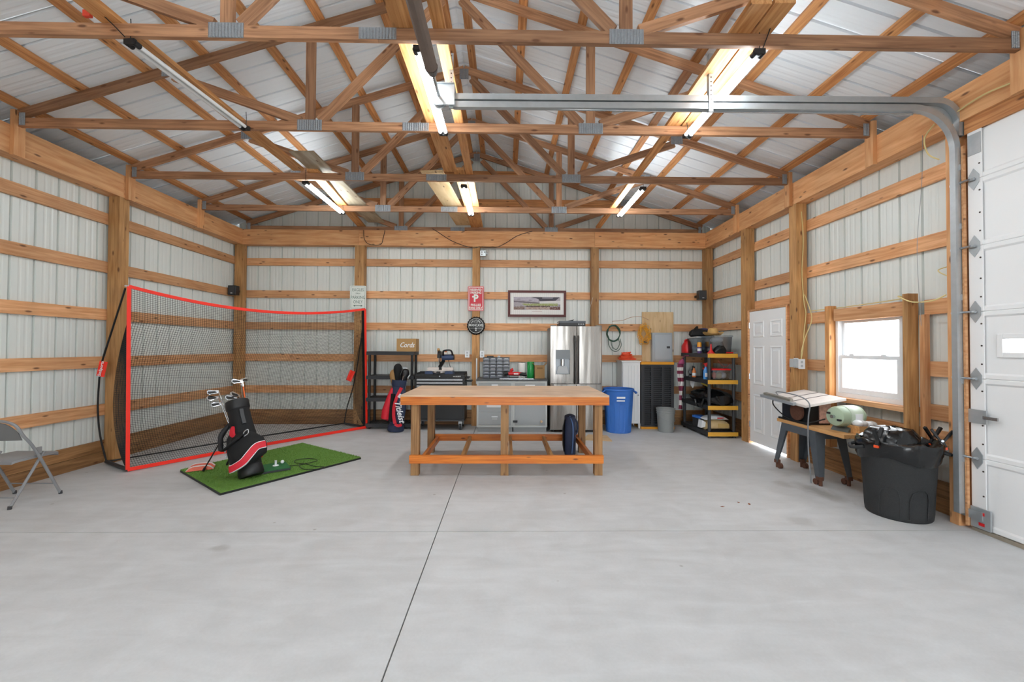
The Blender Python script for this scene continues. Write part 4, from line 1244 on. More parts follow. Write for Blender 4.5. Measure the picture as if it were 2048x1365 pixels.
pp([(-.20, -.045), (.25, -.04), (.25, -.062), (-.22, -.065)], 'crowd_line', '#5b4744', -.0048, .5, 150)
pp([(-.22, -.065), (.25, -.063), (.25, -.112), (-.22, -.114)], 'infield_dirt', '#c0a89b', -.0048, .2)
pp([(.25, -.07), (.45, -.06), (.45, -.118), (.25, -.115)], 'crowd_right', '#6f4038', -.0049, .6, 120)
pp([(-.45, -.06), (-.24, -.055), (-.24, -.115), (-.45, -.118)], 'crowd_left', '#8c7268', -.0049, .4, 120)
q_ = random.Random(31)
for nm_, hx_, cnt, (xa, xb), (za, zb) in (('dark_specks', '#3a2e2e', 260, (-.44, .44), (-.115, -.04)), ('pale_specks', '#cfc8c0', 200, (-.44, .44), (-.115, .02)), ('maroon_specks', '#7c3a35', 90, (-.20, .44), (-.11, -.03)), ('seat_lines', '#877d88', 40, (-.44, .0), (.03, .12))):
    b = B()
    for _ in range(cnt):
        x = xa + (xb - xa) * q_.random(); z = za + (zb - za) * q_.random(); w = .002 + .003 * q_.random(); h_ = .0015 + .003 * q_.random()
        if nm_ == 'seat_lines': w, h_ = .03, .0015
        b.add([(x - w, -.0056, z - h_), (x + w, -.0056, z - h_), (x + w, -.0056, z + h_), (x - w, -.0056, z + h_)], [(0, 1, 2, 3)])
    so = b.build(nm_, mat('print ' + nm_, hx_, .5), ph, fix=False); so['kind'] = 'stuff'
B().box(-.10, .10, -.0028, -.0021, -.153, -.146).build('caption_line', mat('caption ink', '#c3a9a9', .6), pc)

# ---- black resin shelf unit in the left
def resin_rack(name, label, loc_, w, d, tops, post_r, mdeck, mpost, endm=None):
    t = thing(name, label, 'shelf unit', loc_)
    for i, z in enumerate(tops):
        b = B()
        b.box(-w / 2, w / 2, -d / 2, -d / 2 + .02, z - .065, z); b.box(-w / 2, w / 2, d / 2 - .02, d / 2, z - .065, z)
        b.box(-w / 2, -w / 2 + .02, -d / 2 + .02, d / 2 - .02, z - .065, z); b.box(w / 2 - .02, w / 2, -d / 2 + .02, d / 2 - .02, z - .065, z)
        dk = b.build('shelf_deck', mdeck, t)
        n = int(w / .05)
        for k in range(n):
            x = -w / 2 + .02 + (w - .04) * (k + .5) / n
            B().box(x - .018, x + .018, -d / 2 + .02, d / 2 - .02, z - .012, z - .002).build('deck_slat', mdeck, dk)
        if endm:
            B().box(-w / 2 - .001, w / 2 + .001, -d / 2 - .006, -d / 2 - .0005, z - .066, z + .001).build('end_cap_strip', endm, t)
    zs = [0] + list(tops)
    for sx in (-1, 1):
        for sy in (-1, 1):
            for i in range(len(tops)):
                z0 = 0 if i == 0 else tops[i - 1]; z1 = tops[i] - .065
                if z1 - z0 > .01:
                    B().cyl((sx * (w / 2 - .045), sy * (d / 2 - .045), z0), (sx * (w / 2 - .045), sy * (d / 2 - .045), z1), post_r, n=10).build('post', mpost, t, smooth=True)
    return t
resin_rack('shelf_unit', 'black resin shelf unit standing behind the navy golf bag', (-2.085, 7.72, 0), .86, .40, [.10, .565, .965, 1.405], .024, M_RESIN, M_BLACK)
bx = thing('cords_box', 'tan wooden box lettered in white script on the black shelf unit', 'box', (-1.80, 7.66, 1.406))
b = B()
for (x0, x1, y0, y1) in ((-.175, .175, -.13, -.12), (-.175, .175, .12, .13), (-.175, -.165, -.12, .12), (.165, .175, -.12, .12)):
    b.box(x0, x1, y0, y1, 0, .235)
b.box(-.165, .165, -.12, .12, 0, .01); b.build('carton', M_CARD, bx)
text('script', 'Cords', .13, (0.01, -.131, .115), FACE, M_WHITEP, bx, shear=.35, bold=.002, sx=.8)

# ---- navy golf bag in front of the shelf
mb2 = Matrix.Translation((-1.93, 7.34, .0)) @ Matrix.Rotation(R(4), 4, 'Y')
b2 = thing('golf_bag', 'navy and red golf bag with white script standing left of the workbench', 'golf bag', (-1.93, 7.34, .008), rot=(0, R(4), 0))
b = B(); b.loft([ell(.13, .12, 0), ell(.145, .13, .02), ell(.14, .125, .09), ell(.115, .105, .12)]); b.build('base_boot', M_NAVY, b2, smooth=True)
b = B(); b.loft([ell(.115, .105, .11), ell(.13, .12, .3), ell(.125, .115, .6), ell(.118, .11, .80)], True, False); b.build('body', M_NAVY, b2, smooth=True)
b = B(); b.loft([ell(.12, .112, .79), ell(.13, .12, .81), ell(.13, .12, .90), ell(.11, .10, .90), ell(.105, .095, .82)], False, True); b.build('top_cuff', M_NAVY, b2, smooth=True)
b = B(); b.loft([ell(.02, .03, .18, dx=-.15, dy=-.03), ell(.085, .11, .22, dx=-.175, dy=-.03), ell(.09, .11, .36, dx=-.165, dy=-.03), ell(.06, .09, .60, dx=-.125, dy=-.03), ell(.035, .05, .74, dx=-.10, dy=-.03), ell(.01, .02, .78, dx=-.09, dy=-.03)]); b.build('red_pocket', M_BAGRED, b2, smooth=True)
b = B(); b.loft([ell(.02, .03, .14, dx=.07, dy=-.09), ell(.085, .065, .19, dx=.07, dy=-.09), ell(.095, .075, .40, dx=.075, dy=-.09), ell(.085, .065, .60, dx=.075, dy=-.085), ell(.04, .03, .72, dx=.08, dy=-.075), ell(.01, .01, .78, dx=.09, dy=-.07)]); b.build('front_pocket', M_NAVY, b2, smooth=True)
skin_strip(smooth_path([(.02, -.15, .16), (-.015, -.145, .30), (-.015, -.145, .48), (.02, -.13, .64), (.07, -.115, .78)], 4), .026, 'red_edge', M_BAGRED, .006, .012, b2)
skin_strip(smooth_path([(.015, -.14, .15), (.07, -.15, .125), (.12, -.12, .14)], 4), .022, 'red_edge', M_BAGRED, .006, .012, b2)
skin_strip([(.05, -.128, .60), (.085, -.12, .66)], .04, 'white_patch', M_WHITEP, .012, .012, b2)
skin_strip([(-.07, -.105, .18), (-.075, -.11, .42), (-.06, -.105, .66)], .035, 'dark_panel', M_BAGBLK, .012, .012, b2)
text('script', 'Titleist', .145, (.085, -.185, .38), (PI / 2, R(72), 0), M_WHITEP, b2, shear=.4, bold=.003, sx=.95)
golf_club(-.03, .0, .4, 1.09, (-.02, .0), 'cover', 'club with a big fluffy black head cover, topmost in the navy bag', M_STEEL, mw=mb2, ang=R(180))
golf_club(.03, .02, .4, 1.01, (.05, .0), 'cover', 'club with a smooth black head cover right of the fluffy one', M_STEEL, mw=mb2, ang=R(0), hm_=M_BLACKS)
golf_club(.05, .05, .4, 1.08, (.03, .02), 'wood', 'driver with a grey head peeping out behind the black covers', M_STEEL, mw=mb2, hm_=M_LGREY)
golf_club(-.06, .03, .4, .98, (-.07, .02), 'cover', 'club with a tan head cover at the left rim of the navy bag', M_STEEL, mw=mb2, ang=R(180), hm_=mat('tan leather', '#a97f4c', .6))
golf_club(.06, -.03, .4, .95, (.09, -.02), 'iron', 'iron with a red ferrule at the right rim of the navy bag', M_STEEL, mw=mb2, ang=R(10), hm_=M_LGREY)
golf_club(.03, -.05, .4, .98, (.045, -.02), 'iron', 'dark iron standing just inside the rim of the navy bag', M_STEEL, mw=mb2, ang=R(30), hm_=M_DARKST)

# ---- rolling tool chest
tc_ = thing('tool_chest', 'black rolling tool chest with silver drawer fronts', 'tool chest', (-1.175, 7.66, 0))
CW, CD = .445, .22
B().box(-CW, CW, -CD, CD, .17, .98).build('carcass', M_BLACKS, tc_)
B().box(-CW - .004, CW + .004, -CD - .02, CD + .004, .945, .985).build('lid_edge', M_BLACKS, tc_, bevel=.005)
b = B(); 
b.box(-CW, CW, -CD, -CD + .012, .985, 1.005); b.box(-CW, CW, CD - .012, CD, .985, 1.03); b.box(-CW, -CW + .012, -CD, CD, .985, 1.02); b.box(CW - .012, CW, -CD, CD, .985, 1.02)
b.build('top_tray_rim', M_BLACK, tc_)
B().box(-CW + .012, CW - .012, -CD + .012, CD - .012, .985, .99).build('top_mat', M_DGREY, tc_)
z = .925
for i, h in enumerate((.055, .06, .075, .10, .10)):
    z0 = z - h
    d = B().box(-CW + .035, CW - .035, -CD - .012, -CD - .001, z0 + .006, z - .004).build('drawer', M_BLACKS, tc_)
    B().box(-CW + .037, CW - .037, -CD - .022, -CD - .0125, z - .036, z - .008).build('drawer_pull', M_STEEL, d)
    z = z0
B().box(-CW + .03, CW - .03, -CD - .012, -CD - .001, .21, .52).build('lower_panel', mat('textured black panel', '#232425', .6, 0, .2, 90), tc_)
B().box(-CW, CW, -CD - .03, CD, .165, .195).build('base_rail', M_DGREY, tc_)
B().cyl((0, -CD - .024, .965), (0, -CD - .019, .965), .012, n=12).build('lock', M_STEEL, tc_)
text('badge', 'HUSKY', .032, (.33, -CD - .021, .962), FACE, M_SILV, tc_, bold=.001)
B().prism([(.235, .962), (.255, .972), (.275, .962), (.255, .952)], -CD - .022, -CD - .0205, 'y').build('badge_mark', M_SILV, tc_)
B().tube([(CW, -.15, .93), (CW + .06, -.15, .93), (CW + .06, .15, .93), (CW, .15, .93)], .012, 8).build('push_handle', M_BLACK, tc_)
B().box(CW + .002, CW + .12, -.12, .12, .86, .88).build('side_shelf', M_BLACK, tc_)
for sx in (-1, 1):
    for sy in (-1, 1):
        c = thing_loc = B().box(sx * .37 - .035, sx * .37 + .035, sy * .17 - .03, sy * .17 + .03, .115, .165).build('caster_fork', M_GALV, tc_)
        B().cyl((sx * .37 - .02, sy * .17, .063), (sx * .37 + .02, sy * .17, .063), .062, n=16).build('wheel', M_DGREY, c, smooth=True)
        B().cyl((sx * .37 - .024, sy * .17, .063), (sx * .37 + .024, sy * .17, .063), .03, n=12).build('hub', M_STEEL, c, smooth=True)
        B().prism([(sx * .37 - .03, .12), (sx * .37 + .03, .12), (sx * .37 + .026, .05), (sx * .37 - .026, .05)], sy * .17 - .034, sy * .17 - .030, 'y').build('fork_plate', M_GALV, c)

# ---- miter saw on the chest
ms = thing('miter_saw', 'blue and black miter saw standing on the tool chest', 'miter saw', (-1.20, 7.62, .991))
M_MSB = mat('saw blue', '#2f4266', .45, 0, .08)
for s in (-1, 1):
    B().prism([(s * .10, 0), (s * .255, 0), (s * .245, .055), (s * .225, .07), (s * .12, .07)], -.15, .12, 'y').build('base_wing', M_MSB, ms)
    B().box(.03 if s > 0 else -.235, .235 if s > 0 else -.03, .03, .055, .075, .125).build('fence', M_CAST, ms)
B().box(-.235, .235, -.15, .12, .062, .076).build('base_table', M_CAST, ms)
B().cyl((0, -.02, .03), (0, -.02, .074), .13, n=24).build('turntable', M_CAST, ms, smooth=True)
B().box(-.03, .03, -.24, -.10, .02, .06).build('turn_arm', M_BLACK, ms)
B().cyl((0, -.245, .04), (0, -.215, .04), .025, n=12).build('lock_knob', M_BLACK, ms)
B().tube(smooth_path([(-.01, .08, .06), (-.02, .11, .13), (.02, .08, .19), (.06, .02, .25)]), .032, 10).build('pivot_arm', M_BLACK, ms, smooth=True)
B().cyl((-.012, -.0, .30), (.0, -.0, .30), .115, n=32).build('blade', M_STEEL, ms)
b = B(); b.prism([(.125 * math.cos(R(a)) + 0, .30 + .125 * math.sin(R(a))) for a in range(0, 181, 15)], -.035, .02, 'x'); 
gd = b.build('blade_guard', M_BLACK, ms)
B().tube(smooth_path([(-.03, -.02, .46), (-.03, .02, .43), (-.03, .05, .36)]), .026, 8).build('dust_spout', M_CARD, ms, smooth=True)
B().cyl((.03, .02, .305), (.24, .02, .315), .055, n=18).build('motor', M_MSB, ms, smooth=True)
B().cyl((.24, .02, .315), (.255, .02, .316), .05, n=18).build('motor_cap', M_BLACK, ms, smooth=True)
B().tube(smooth_path([(.06, -.02, .345), (.065, -.05, .42), (.12, -.06, .44), (.20, -.055, .435), (.225, -.03, .38), (.22, -.01, .35)]), .017, 8).build('handle', M_BLACKS, ms, smooth=True)
B().box(.09, .13, -.062, -.045, .405, .425).build('trigger', mat('orange trigger', '#d9733a', .4), ms)
B().tube(smooth_path([(.14, .07, .28), (.16, .09, .18), (.19, .08, .08), (.22, .03, .01)]), .005, 6).build('power_cord', M_BLACK, ms, smooth=True)

# ---- grey steel cabinets
def frame_front(b, x0, x1, z0, z1, y, t=.03):
    b.box(x0, x1, y - .012, y, z1 - t, z1); b.box(x0, x1, y - .012, y, z0, z0 + t)
    b.box(x0, x0 + t, y - .012, y, z0 + t, z1 - t); b.box(x1 - t, x1, y - .012, y, z0 + t, z1 - t)
M_CABF = mat('pale cabinet frame', '#c2c6c4', .4, 0, .03)
M_CABD = mat('grey cabinet front', '#a2a6a7', .4, 0, .03)
CF = 7.28
def handle(x, z, y, parent, w=.055):
    B().rbox(x - w, x + w, y - .022, y - .012, z - .01, z + .012, .006, 'x').build('handle', M_WHITEP, parent)
    return B().box(x - w * .85, x + w * .85, y - .0128, y - .0118, z - .05, z - .02).build('label_slot', M_CABF, parent)
cabL = thing('cabinet', 'grey steel drawer cabinet under the parts organizer', 'cabinet', (-.165, CF, 0))
B().box(-.335, .30, .001, .60, .09, .895).build('carcass', M_CABF, cabL)
B().box(-.32, .29, .03, .58, .0, .09).build('plinth', M_CABD, cabL)
b = B(); frame_front(b, -.335, .30, .09, .895, 0); b.build('face_frame', M_CABF, cabL)
for z0, z1 in ((.73, .86), (.57, .72), (.36, .56), (.13, .35)):
    d = B().box(-.30, .265, -.010, .0005, z0, z1).build('drawer', M_CABD, cabL)
    handle(-.02, (z0 + z1) / 2 + .03, 0.002, d)
B().box(-.16, .16, -.0125, -.0105, .435, .50).build('paper_label', M_WHITEP, cabL)
cabR = thing('cabinet', 'grey steel cabinet with a single door next to the fridge', 'cabinet', (.435, CF, 0))
B().box(-.298, .30, .001, .60, .09, .895).build('carcass', M_CABF, cabR)
B().box(-.29, .29, .03, .58, .0, .09).build('plinth', M_CABD, cabR)
b = B(); frame_front(b, -.298, .30, .09, .895, 0); b.build('face_frame', M_CABF, cabR)
d = B().box(-.265, .265, -.010, .0005, .74, .86).build('drawer', M_CABD, cabR); handle(0, .82, .002, d, .085)
d = B().box(-.265, .265, -.012, .0005, .13, .73).build('door', M_CABD, cabR)
B().lathe([(.012, 0), (.022, .012), (.022, .02), (.014, .028)], 14, m=Matrix.Translation((.20, -.012, .19)) @ Matrix.Rotation(PI / 2, 4, 'X')).build('knob', mat('pale wooden knob', '#d6b48e', .5), d, smooth=True)
for z in (.19,):
    B().rbox(-.30, -.22, -.03, -.012, z - .018, z + .018, .006, 'y').build('latch', M_BLACK, d)
ct = B().box(-.51, .745, CF - .02, CF + .61, .896, .926).build('worktop', mat('dark laminate', '#4b4d4d', .4, 0, .08), None, bevel=.003)
tag(ct, 'thin dark grey worktop across both steel cabinets', 'worktop')
ZW = .927
# things on the worktop
og = thing('parts_organizer', 'dark parts organizer with rows of smoky clear drawers', 'organizer', (-.165, 7.60, ZW))
b = B()
b.box(-.24, .24, .155, .16, 0, .38); b.box(-.24, .24, -.08, .155, 0, .008); b.box(-.24, .24, -.08, .155, .372, .38); b.box(-.24, -.232, -.08, .155, .008, .372); b.box(.232, .24, -.08, .155, .008, .372)
for i in range(1, 4): b.box(-.24 + .12 * i - .003, -.24 + .12 * i + .003, -.075, .155, .008, .372)
for j in range(1, 6): b.box(-.232, .232, -.075, .155, .062 * j - .003, .062 * j + .003)
b.build('case', M_BLACKS, og)
for i in range(4):
    for j in range(6):
        x0 = -.24 + .12 * i + .007; x1 = x0 + .106; z0 = .062 * j + .010; z1 = z0 + .048
        dr = B().box(x0, x1, -.088, -.083, z0, z1).build('drawer', mat('smoky drawer front', '#565c68', .25, 0, .3, 30), og)
        B().box(x0 + .02, x1 - .02, -.098, -.0885, z0 + .032, z0 + .042).build('pull', M_LGREY, dr)
bt = B().tube(smooth_path([(-.10, 7.53, 1.27), (-.16, 7.515, 1.235), (-.17, 7.505, 1.12), (-.18, 7.50, ZW + .06)]), .004, 5).build('charging_cable', M_BLACK, None, smooth=True)
tag(bt, 'thin black cord hanging over the organizer drawers', 'cord')
cap = thing('flat_charger', 'small black charger lying on top of the organizer', 'charger', (-.28, 7.60, ZW + .381)); 
B().rbox(-.06, .06, -.04, .04, 0, .025, .01, 'z').build('body', M_BLACK, cap); B().rbox(-.05, -.01, -.041, -.038, .008, .018, .003, 'y').build('indicator', M_DGREY, cap)
wbx = thing('white_adapter', 'little white adapter on top of the organizer', 'charger', (-.12, 7.60, ZW + .381))
B().rbox(-.022, .022, -.02, .02, 0, .028, .006, 'z').build('body', M_WHITEP, wbx); B().box(-.01, .01, -.022, -.0202, .008, .02).build('port', M_GREY, wbx)

pt = thing('paper_towel_roll', 'upright white paper towel roll on the grey worktop', 'paper towels', (.30, 7.62, ZW))
B().lathe([(.02, 0), (.068, 0), (.069, .002), (.069, .278), (.068, .28), (.02, .28)], 24, cap0=False, cap1=False).build('paper', mat('paper white', '#eeede8', .9), pt, smooth=True)
B().lathe([(.02, .28), (.02, 0)], 16, cap0=False, cap1=False).build('core', M_CARD, pt, smooth=True)
gr = thing('green_roll', 'shiny green roll of bags beside the paper towels', 'plastic roll', (.465, 7.62, ZW))
B().lathe([(.02, 0), (.062, 0), (.066, .01), (.064, .14), (.066, .28), (.06, .30), (.02, .30)], 22).build('roll', M_GREEN, gr, smooth=True)
B().tube([(-.066, -.01, .02), (-.055, -.045, .16), (-.02, -.068, .29)], .004, 5).build('loose_edge', mat('pale green edge', '#4fc07c', .3), gr)
kb = thing('cardboard_box', 'open brown cardboard carton on the worktop next to the fridge', 'box', (.625, 7.60, ZW))
B().box(-.09, .09, -.08, .08, 0, .235).build('carton', M_CARD, kb)
for s in (-1, 1):
    B().prism([(s * .09, .235), (s * .13, .285), (s * .135, .282), (s * .092, .230)], -.08, .08, 'y').build('flap', M_CARD, kb)
B().box(-.05, .05, -.0815, -.0805, .17, .20).build('print_label', mat('faded print', '#8d6c46', .8), kb)
gt = thing('grinder', 'red and black power tool lying on the worktop', 'power tool', (.17, 7.40, ZW + .03))
b = B(); blob(b, (0, 0, 0), .035, .035, .20); 
o = b.build('body', M_REDP, gt, smooth=True); o.rotation_euler = (0, PI / 2, 0); o.location = (0, 0, .06)
B().cyl((-.17, -.01, .05), (-.17, .02, .05), .05, n=18).build('disc', M_BLACK, gt)
B().tube([(-.19, 0, .06), (-.12, 0, .075)], .04, 10).build('gear_head', M_BLACK, gt, smooth=True)
B().tube([(.08, 0, .06), (.18, 0, .05), (.21, 0, .055)], .033, 10).build('grip', M_BLACKS, gt, smooth=True)
B().tube([(-.07, 0, .08), (-.06, 0, .13), (-.03, 0, .14)], .028, 8).build('battery', M_REDP, gt)
B().box(-.02, .06, -.037, -.034, .05, .07).build('badge', M_WHITEP, gt)
sb = B().box(-.06, .40, 7.31, 7.47, ZW, ZW + .012).build('metal_plate', M_DGREY, None); tag(sb, 'flat dark plate under the red power tool', 'plate')
sr = B().box(-.10, .50, 7.29, 7.305, ZW, ZW + .014).build('steel_ruler', M_STEEL, None); tag(sr, 'long silver ruler along the front edge of the worktop', 'ruler')
ws = B().box(-.555, -.53, 7.80, 7.82, .80, 1.28).build('white_strip', M_WHITEP, None, bevel=.004); tag(ws, 'white upright strip against the middle post', 'strip')

# ---- refrigerator
fr_ = thing('refrigerator', 'stainless steel french-door refrigerator with ice dispenser', 'refrigerator', (1.247, 7.27, 0))
FW, FH = .455, 1.865
B().box(-FW, FW, .055, .575, .03, FH - .02).build('cabinet', M_FRIDGE, fr_)
for s in (-1, 1):
    B().cyl((s * .40, .09, 0), (s * .40, .09, .035), .02, n=10).build('foot', M_BLACK, fr_)
def bowed(x0, x1, z0, z1, bow=.018, n=14, y0=0.05):
    b = B(); lo = []; hi = []
    for i in range(n + 1):
        t = i / n; x = x0 + (x1 - x0) * t; e = min(1, min(t, 1 - t) * n / 1.2)
        y = -bow * (1 - (2 * t - 1) ** 2) * .6 - .0 - .012 * (e ** .5)
        lo.append((x, y, z0)); hi.append((x, y, z1))
    lo += [(x1, y0, z0), (x0, y0, z0)]; hi += [(x1, y0, z1), (x0, y0, z1)]
    b.loft([lo, hi]); return b
SZ = .86
# left door carries a recessed dispenser: built in pieces around the niche
dl = B()
nx0, nx1, nz0, nz1 = -.365, -.115, 1.02, 1.45
def bow_y(x, x0, x1):
    t = (x - x0) / (x1 - x0); return -.018 * .6 * (1 - (2 * t - 1) ** 2) - .012
def strip(b, xa, xb, z0, z1, x0, x1, n=6):
    lo = []; hi = []
    for i in range(n + 1):
        x = xa + (xb - xa) * i / n; lo.append((x, bow_y(x, x0, x1), z0)); hi.append((x, bow_y(x, x0, x1), z1))
    lo += [(xb, .05, z0), (xa, .05, z0)]; hi += [(xb, .05, z1), (xa, .05, z1)]
    b.loft([lo, hi])
x0, x1 = -FW, -.004
strip(dl, x0, nx0, SZ, FH, x0, x1, 3); strip(dl, nx1, x1, SZ, FH, x0, x1, 3)
strip(dl, nx0, nx1, SZ, nz0, x0, x1); strip(dl, nx0, nx1, nz1, FH, x0, x1)
D1 = dl.build('door', M_SS, fr_, smooth=True)
B().box(nx0, nx1, -.028, .045, nz1 - .16, nz1).build('control_panel', mat('dispenser panel', '#6b6f72', .3, .2, .03), D1)
B().box(nx0, nx1, .040, .049, nz0, nz1 - .16).build('niche_back', mat('niche grey', '#9aa0a6', .3, .3, .03), D1)
B().prism([(nx0 + .02, nz0 + .01), (nx1 - .02, nz0 + .01), (nx1 - .05, nz0 + .14), (nx0 + .05, nz0 + .14)], .0, .04, 'y').build('drip_slope', M_LGREY, D1)
B().cyl((-.24, .01, 1.17), (-.24, .01, 1.285), .035, n=14).build('nozzle', M_CHROME, D1, smooth=True)
D2 = bowed(.004, FW, SZ, FH).build('door', M_SS, fr_, smooth=True)
for s, D in ((-1, D1), (1, D2)):
    xh = s * .030
    B().tube([(xh, -.028, SZ + .0), (xh, -.055, SZ + .03), (xh, -.055, FH - .20), (xh, -.028, FH - .17)], .014, 8).build('handle', mat('dark handle steel', '#4c4b4a', .3, .8, .05), D, smooth=True)
fz = bowed(-FW, FW, .05, SZ - .012).build('freezer_drawer', M_SS, fr_, smooth=True)
B().tube([(-.36, -.03, .74), (-.36, -.065, .75), (.36, -.065, .75), (.36, -.03, .74)], .012, 8).build('handle', M_SS, fz, smooth=True)
B().box(-.005, .005, -.037, -.03, .05, SZ - .02).build('centre_strip', M_DARKST, fz)
for s in (-1, 1):
    B().rbox(s * .40 - .05, s * .40 + .05, -.005, .12, FH - .005, FH + .02, .01, 'z').build('hinge_cover', M_FRIDGE, fr_)

# printer on the fridge
pn = thing('printer', 'low dark grey printer on top of the refrigerator', 'printer', (1.19, 7.50, FH - .0195))
B().rbox(-.235, .235, -.17, .17, 0, .085, .02, 'z').build('body', M_DGREY, pn)
B().prism([(-.17, .085), (.17, .105), (.17, .12), (-.17, .12)], -.235, .235, 'x').build('lid', mat('printer lid', '#565c63', .4), pn)
B().box(-.20, .10, -.173, -.169, .018, .045).build('paper_slot', M_BLACK, pn)
for k in range(3):
    B().rbox(.10 + .04 * k, .125 + .04 * k, -.175, -.169, .055, .072, .004, 'y').build('button', M_LGREY, pn)
B().prism([(-.10, .12), (.02, .15), (.05, .155), (.02, .12)], -.05, .06, 'y').build('paper_guide', M_BLACK, pn)
cable('pale_wire', [(1.38, 7.66, 1.97), (1.50, 7.76, 2.05), (1.60, 7.82, 2.25), (1.66, 7.84, 2.45)], .002, M_WHITEP, 'thin pale cord running from the printer up to the post', 'cord')

# ---- blue bin
def brute_bin(loc_, r0, r1, h, m, label, name='trash_can'):
    t = thing(name, label, 'trash can', loc_)
    n = 96
    def rr(r, k, dep):                                   # vertical flutes
        a = 2 * PI * k / n
        return r - dep * max(0, min(1, 2.2 * math.cos(8 * a) + .2))
    def ringf(r, z, dep): return [(rr(r, k, dep) * math.cos(2 * PI * k / n), rr(r, k, dep) * math.sin(2 * PI * k / n), z) for k in range(n)]
    b = B()
    b.loft([ringf(r0 * .97, 0, .0), ringf(r0, .015, .0), ringf(r0 + (r1 - r0) * .06, .05, .022), ringf(r0 + (r1 - r0) * .62, h * .60, .028), ringf(r0 + (r1 - r0) * .68, h * .66, .0), ringf(r1 * .985, h - .05, 0), ringf(r1, h - .04, 0), ringf(r1 + .012, h - .03, 0), ringf(r1 + .012, h - .005, 0), ringf(r1 + .004, h, 0), ringf(r1 - .008, h - .004, 0), ringf(r0 - .006, .03, 0)])
    b.build('body', m, t, smooth=True)
    for s in (-1, 1):
        B().tube(smooth_path([(s * (r1 - .01), -.07, h - .04), (s * (r1 + .045), -.06, h - .07), (s * (r1 + .05), 0, h - .09), (s * (r1 + .045), .06, h - .07), (s * (r1 - .01), .07, h - .04)]), .014, 8).build('handle', m, t, smooth=True)
    return t
bb = brute_bin((2.02, 7.37, 0), .218, .262, .77, M_BLUE, 'round blue fluted trash can between fridge and white cabinet')
B().box(-.10, .04, -.270, -.262, .565, .585).build('print_bar', M_WHITEP, bb); B().box(-.10, .045, -.272, -.262, .615, .645).build('print_bar', M_WHITEP, bb)

# ---- white cabinet
wc = thing('white_cabinet', 'tall narrow white cabinet behind the blue trash can', 'cabinet', (2.335, 7.775, 0))
B().box(-.175, .16, -.14, .20, .09, 1.225).build('carcass', M_WHITE, wc)
B().box(-.19, .175, -.165, .21, 1.225, 1.25).build('top_board', M_WHITE, wc, bevel=.004)
d = B().box(-.165, .15, -.16, -.141, .10, 1.215).build('door', M_WHITE, wc)
b = B(); frame_front(b, -.165, .15, .10, 1.215, -.16, .05); b.build('door_frame', M_WHITE, d)
for x in (-.06, -.008, .045):
    B().box(x - .0015, x + .0015, -.1625, -.1602, .155, 1.16).build('bead_groove', M_LGREY, d)
B().cyl((.115, -.19, .62), (.115, -.172, .62), .012, n=10).build('knob', M_GREY, d)
for s in (-1, 1):
    for y in (-.125, .185):
        B().box(s * .155 - .018 - .008, s * .155 + .018 - .008, y - .018, y + .018, 0, .09).build('foot', M_WHITE, wc)
# orange cord pile
def coil_pts(c, rx, ry, turns, dz, jit, seed, n=14, plane='xy'):
    q = random.Random(seed); out = []
    for i in range(int(turns * n)):
        a = 2 * PI * i / n; k = 1 + jit * (q.random() - .5)
        if plane == 'xy': out.append((c[0] + rx * k * math.cos(a), c[1] + ry * k * math.sin(a), c[2] + dz * i / n + .006 * q.random()))
        else: out.append((c[0] + rx * k * math.cos(a), c[1] + .02 * (q.random() - .5) - dz * i / n, c[2] + ry * k * math.sin(a)))
    return out
def mound_pts(c, rx, ry, turns, h, seed, n=12):
    q = random.Random(seed); out = []; N_ = int(turns * n)
    for i in range(N_):
        t = i / N_; a = 2 * PI * i / n; k = (1 - .55 * t) * (.62 + .5 * q.random())
        out.append((c[0] + rx * k * math.cos(a) + .02 * (q.random() - .5), c[1] + ry * k * math.sin(a), c[2] + .008 + h * t + .012 * (q.random() - .5)))
    return out
oc = tag(B().tube(smooth_path(mound_pts((2.27, 7.72, 1.255), .17, .10, 13, .15, 5), 3), .006, 6).build('extension_cord', M_ORANGE, None, smooth=True), 'orange extension cord piled on the white cabinet', 'cord')
gcx = thing('green_hose', 'dark green cord coiled on the girt right of the fridge', 'cord', (2.085, SYB - .055, 1.77))
B().tube(smooth_path(coil_pts((0, -.005, 0), .125, .155, 6, .006, .20, 9, plane='xz'), 3), .006, 6).build('tight_coil', M_GCORD, gcx, smooth=True)
B().tube(smooth_path([(-.10, -.02, -.08), (-.09, -.02, -.22), (-.02, -.02, -.33), (.08, -.02, -.34), (.15, -.02, -.24), (.13, -.02, -.10)]), .006, 6).build('loose_loop', M_GCORD, gcx, smooth=True)
B().tube(smooth_path([(-.05, -.02, -.13), (-.02, -.02, -.26), (.06, -.02, -.31), (.12, -.02, -.20), (.09, -.02, -.10)]), .006, 6).build('loose_loop', M_GCORD, gcx, smooth=True)
B().cyl((0, .03, .16), (0, -.06, .165), .006, n=6).build('nail_hook', M_STEEL, gcx)
ycx = thing('yellow_cord', 'yellow extension cord bunched on a hook over the plywood', 'cord', (2.665, 7.93, 1.76))
B().tube(smooth_path(coil_pts((0, -.02, -.01), .095, .15, 9, .006, .95, 21, plane='xz'), 3), .0055, 6).build('bunch', M_YCORD, ycx, smooth=True)
B().tube(smooth_path([(-.02, -.05, .10), (.03, -.06, .0), (-.03, -.06, -.10), (.04, -.05, -.02), (0, -.05, .12)]), .0055, 6).build('wrapped_strand', M_YCORD, ycx, smooth=True)
B().cyl((.01, -.075, -.15), (.01, -.03, -.15), .03, n=10).build('plug', M_DGREY, ycx)
cable('tan_wire', [(2.05, 7.93, 2.0), (2.25, 7.90, 2.02), (2.42, 7.90, 2.08), (2.6, 7.9, 2.09), (2.75, 7.9, 2.03)], .005, mat('tan wire', '#b08a72', .5), 'thin tan wire arching over the girt to the plywood', 'wire')
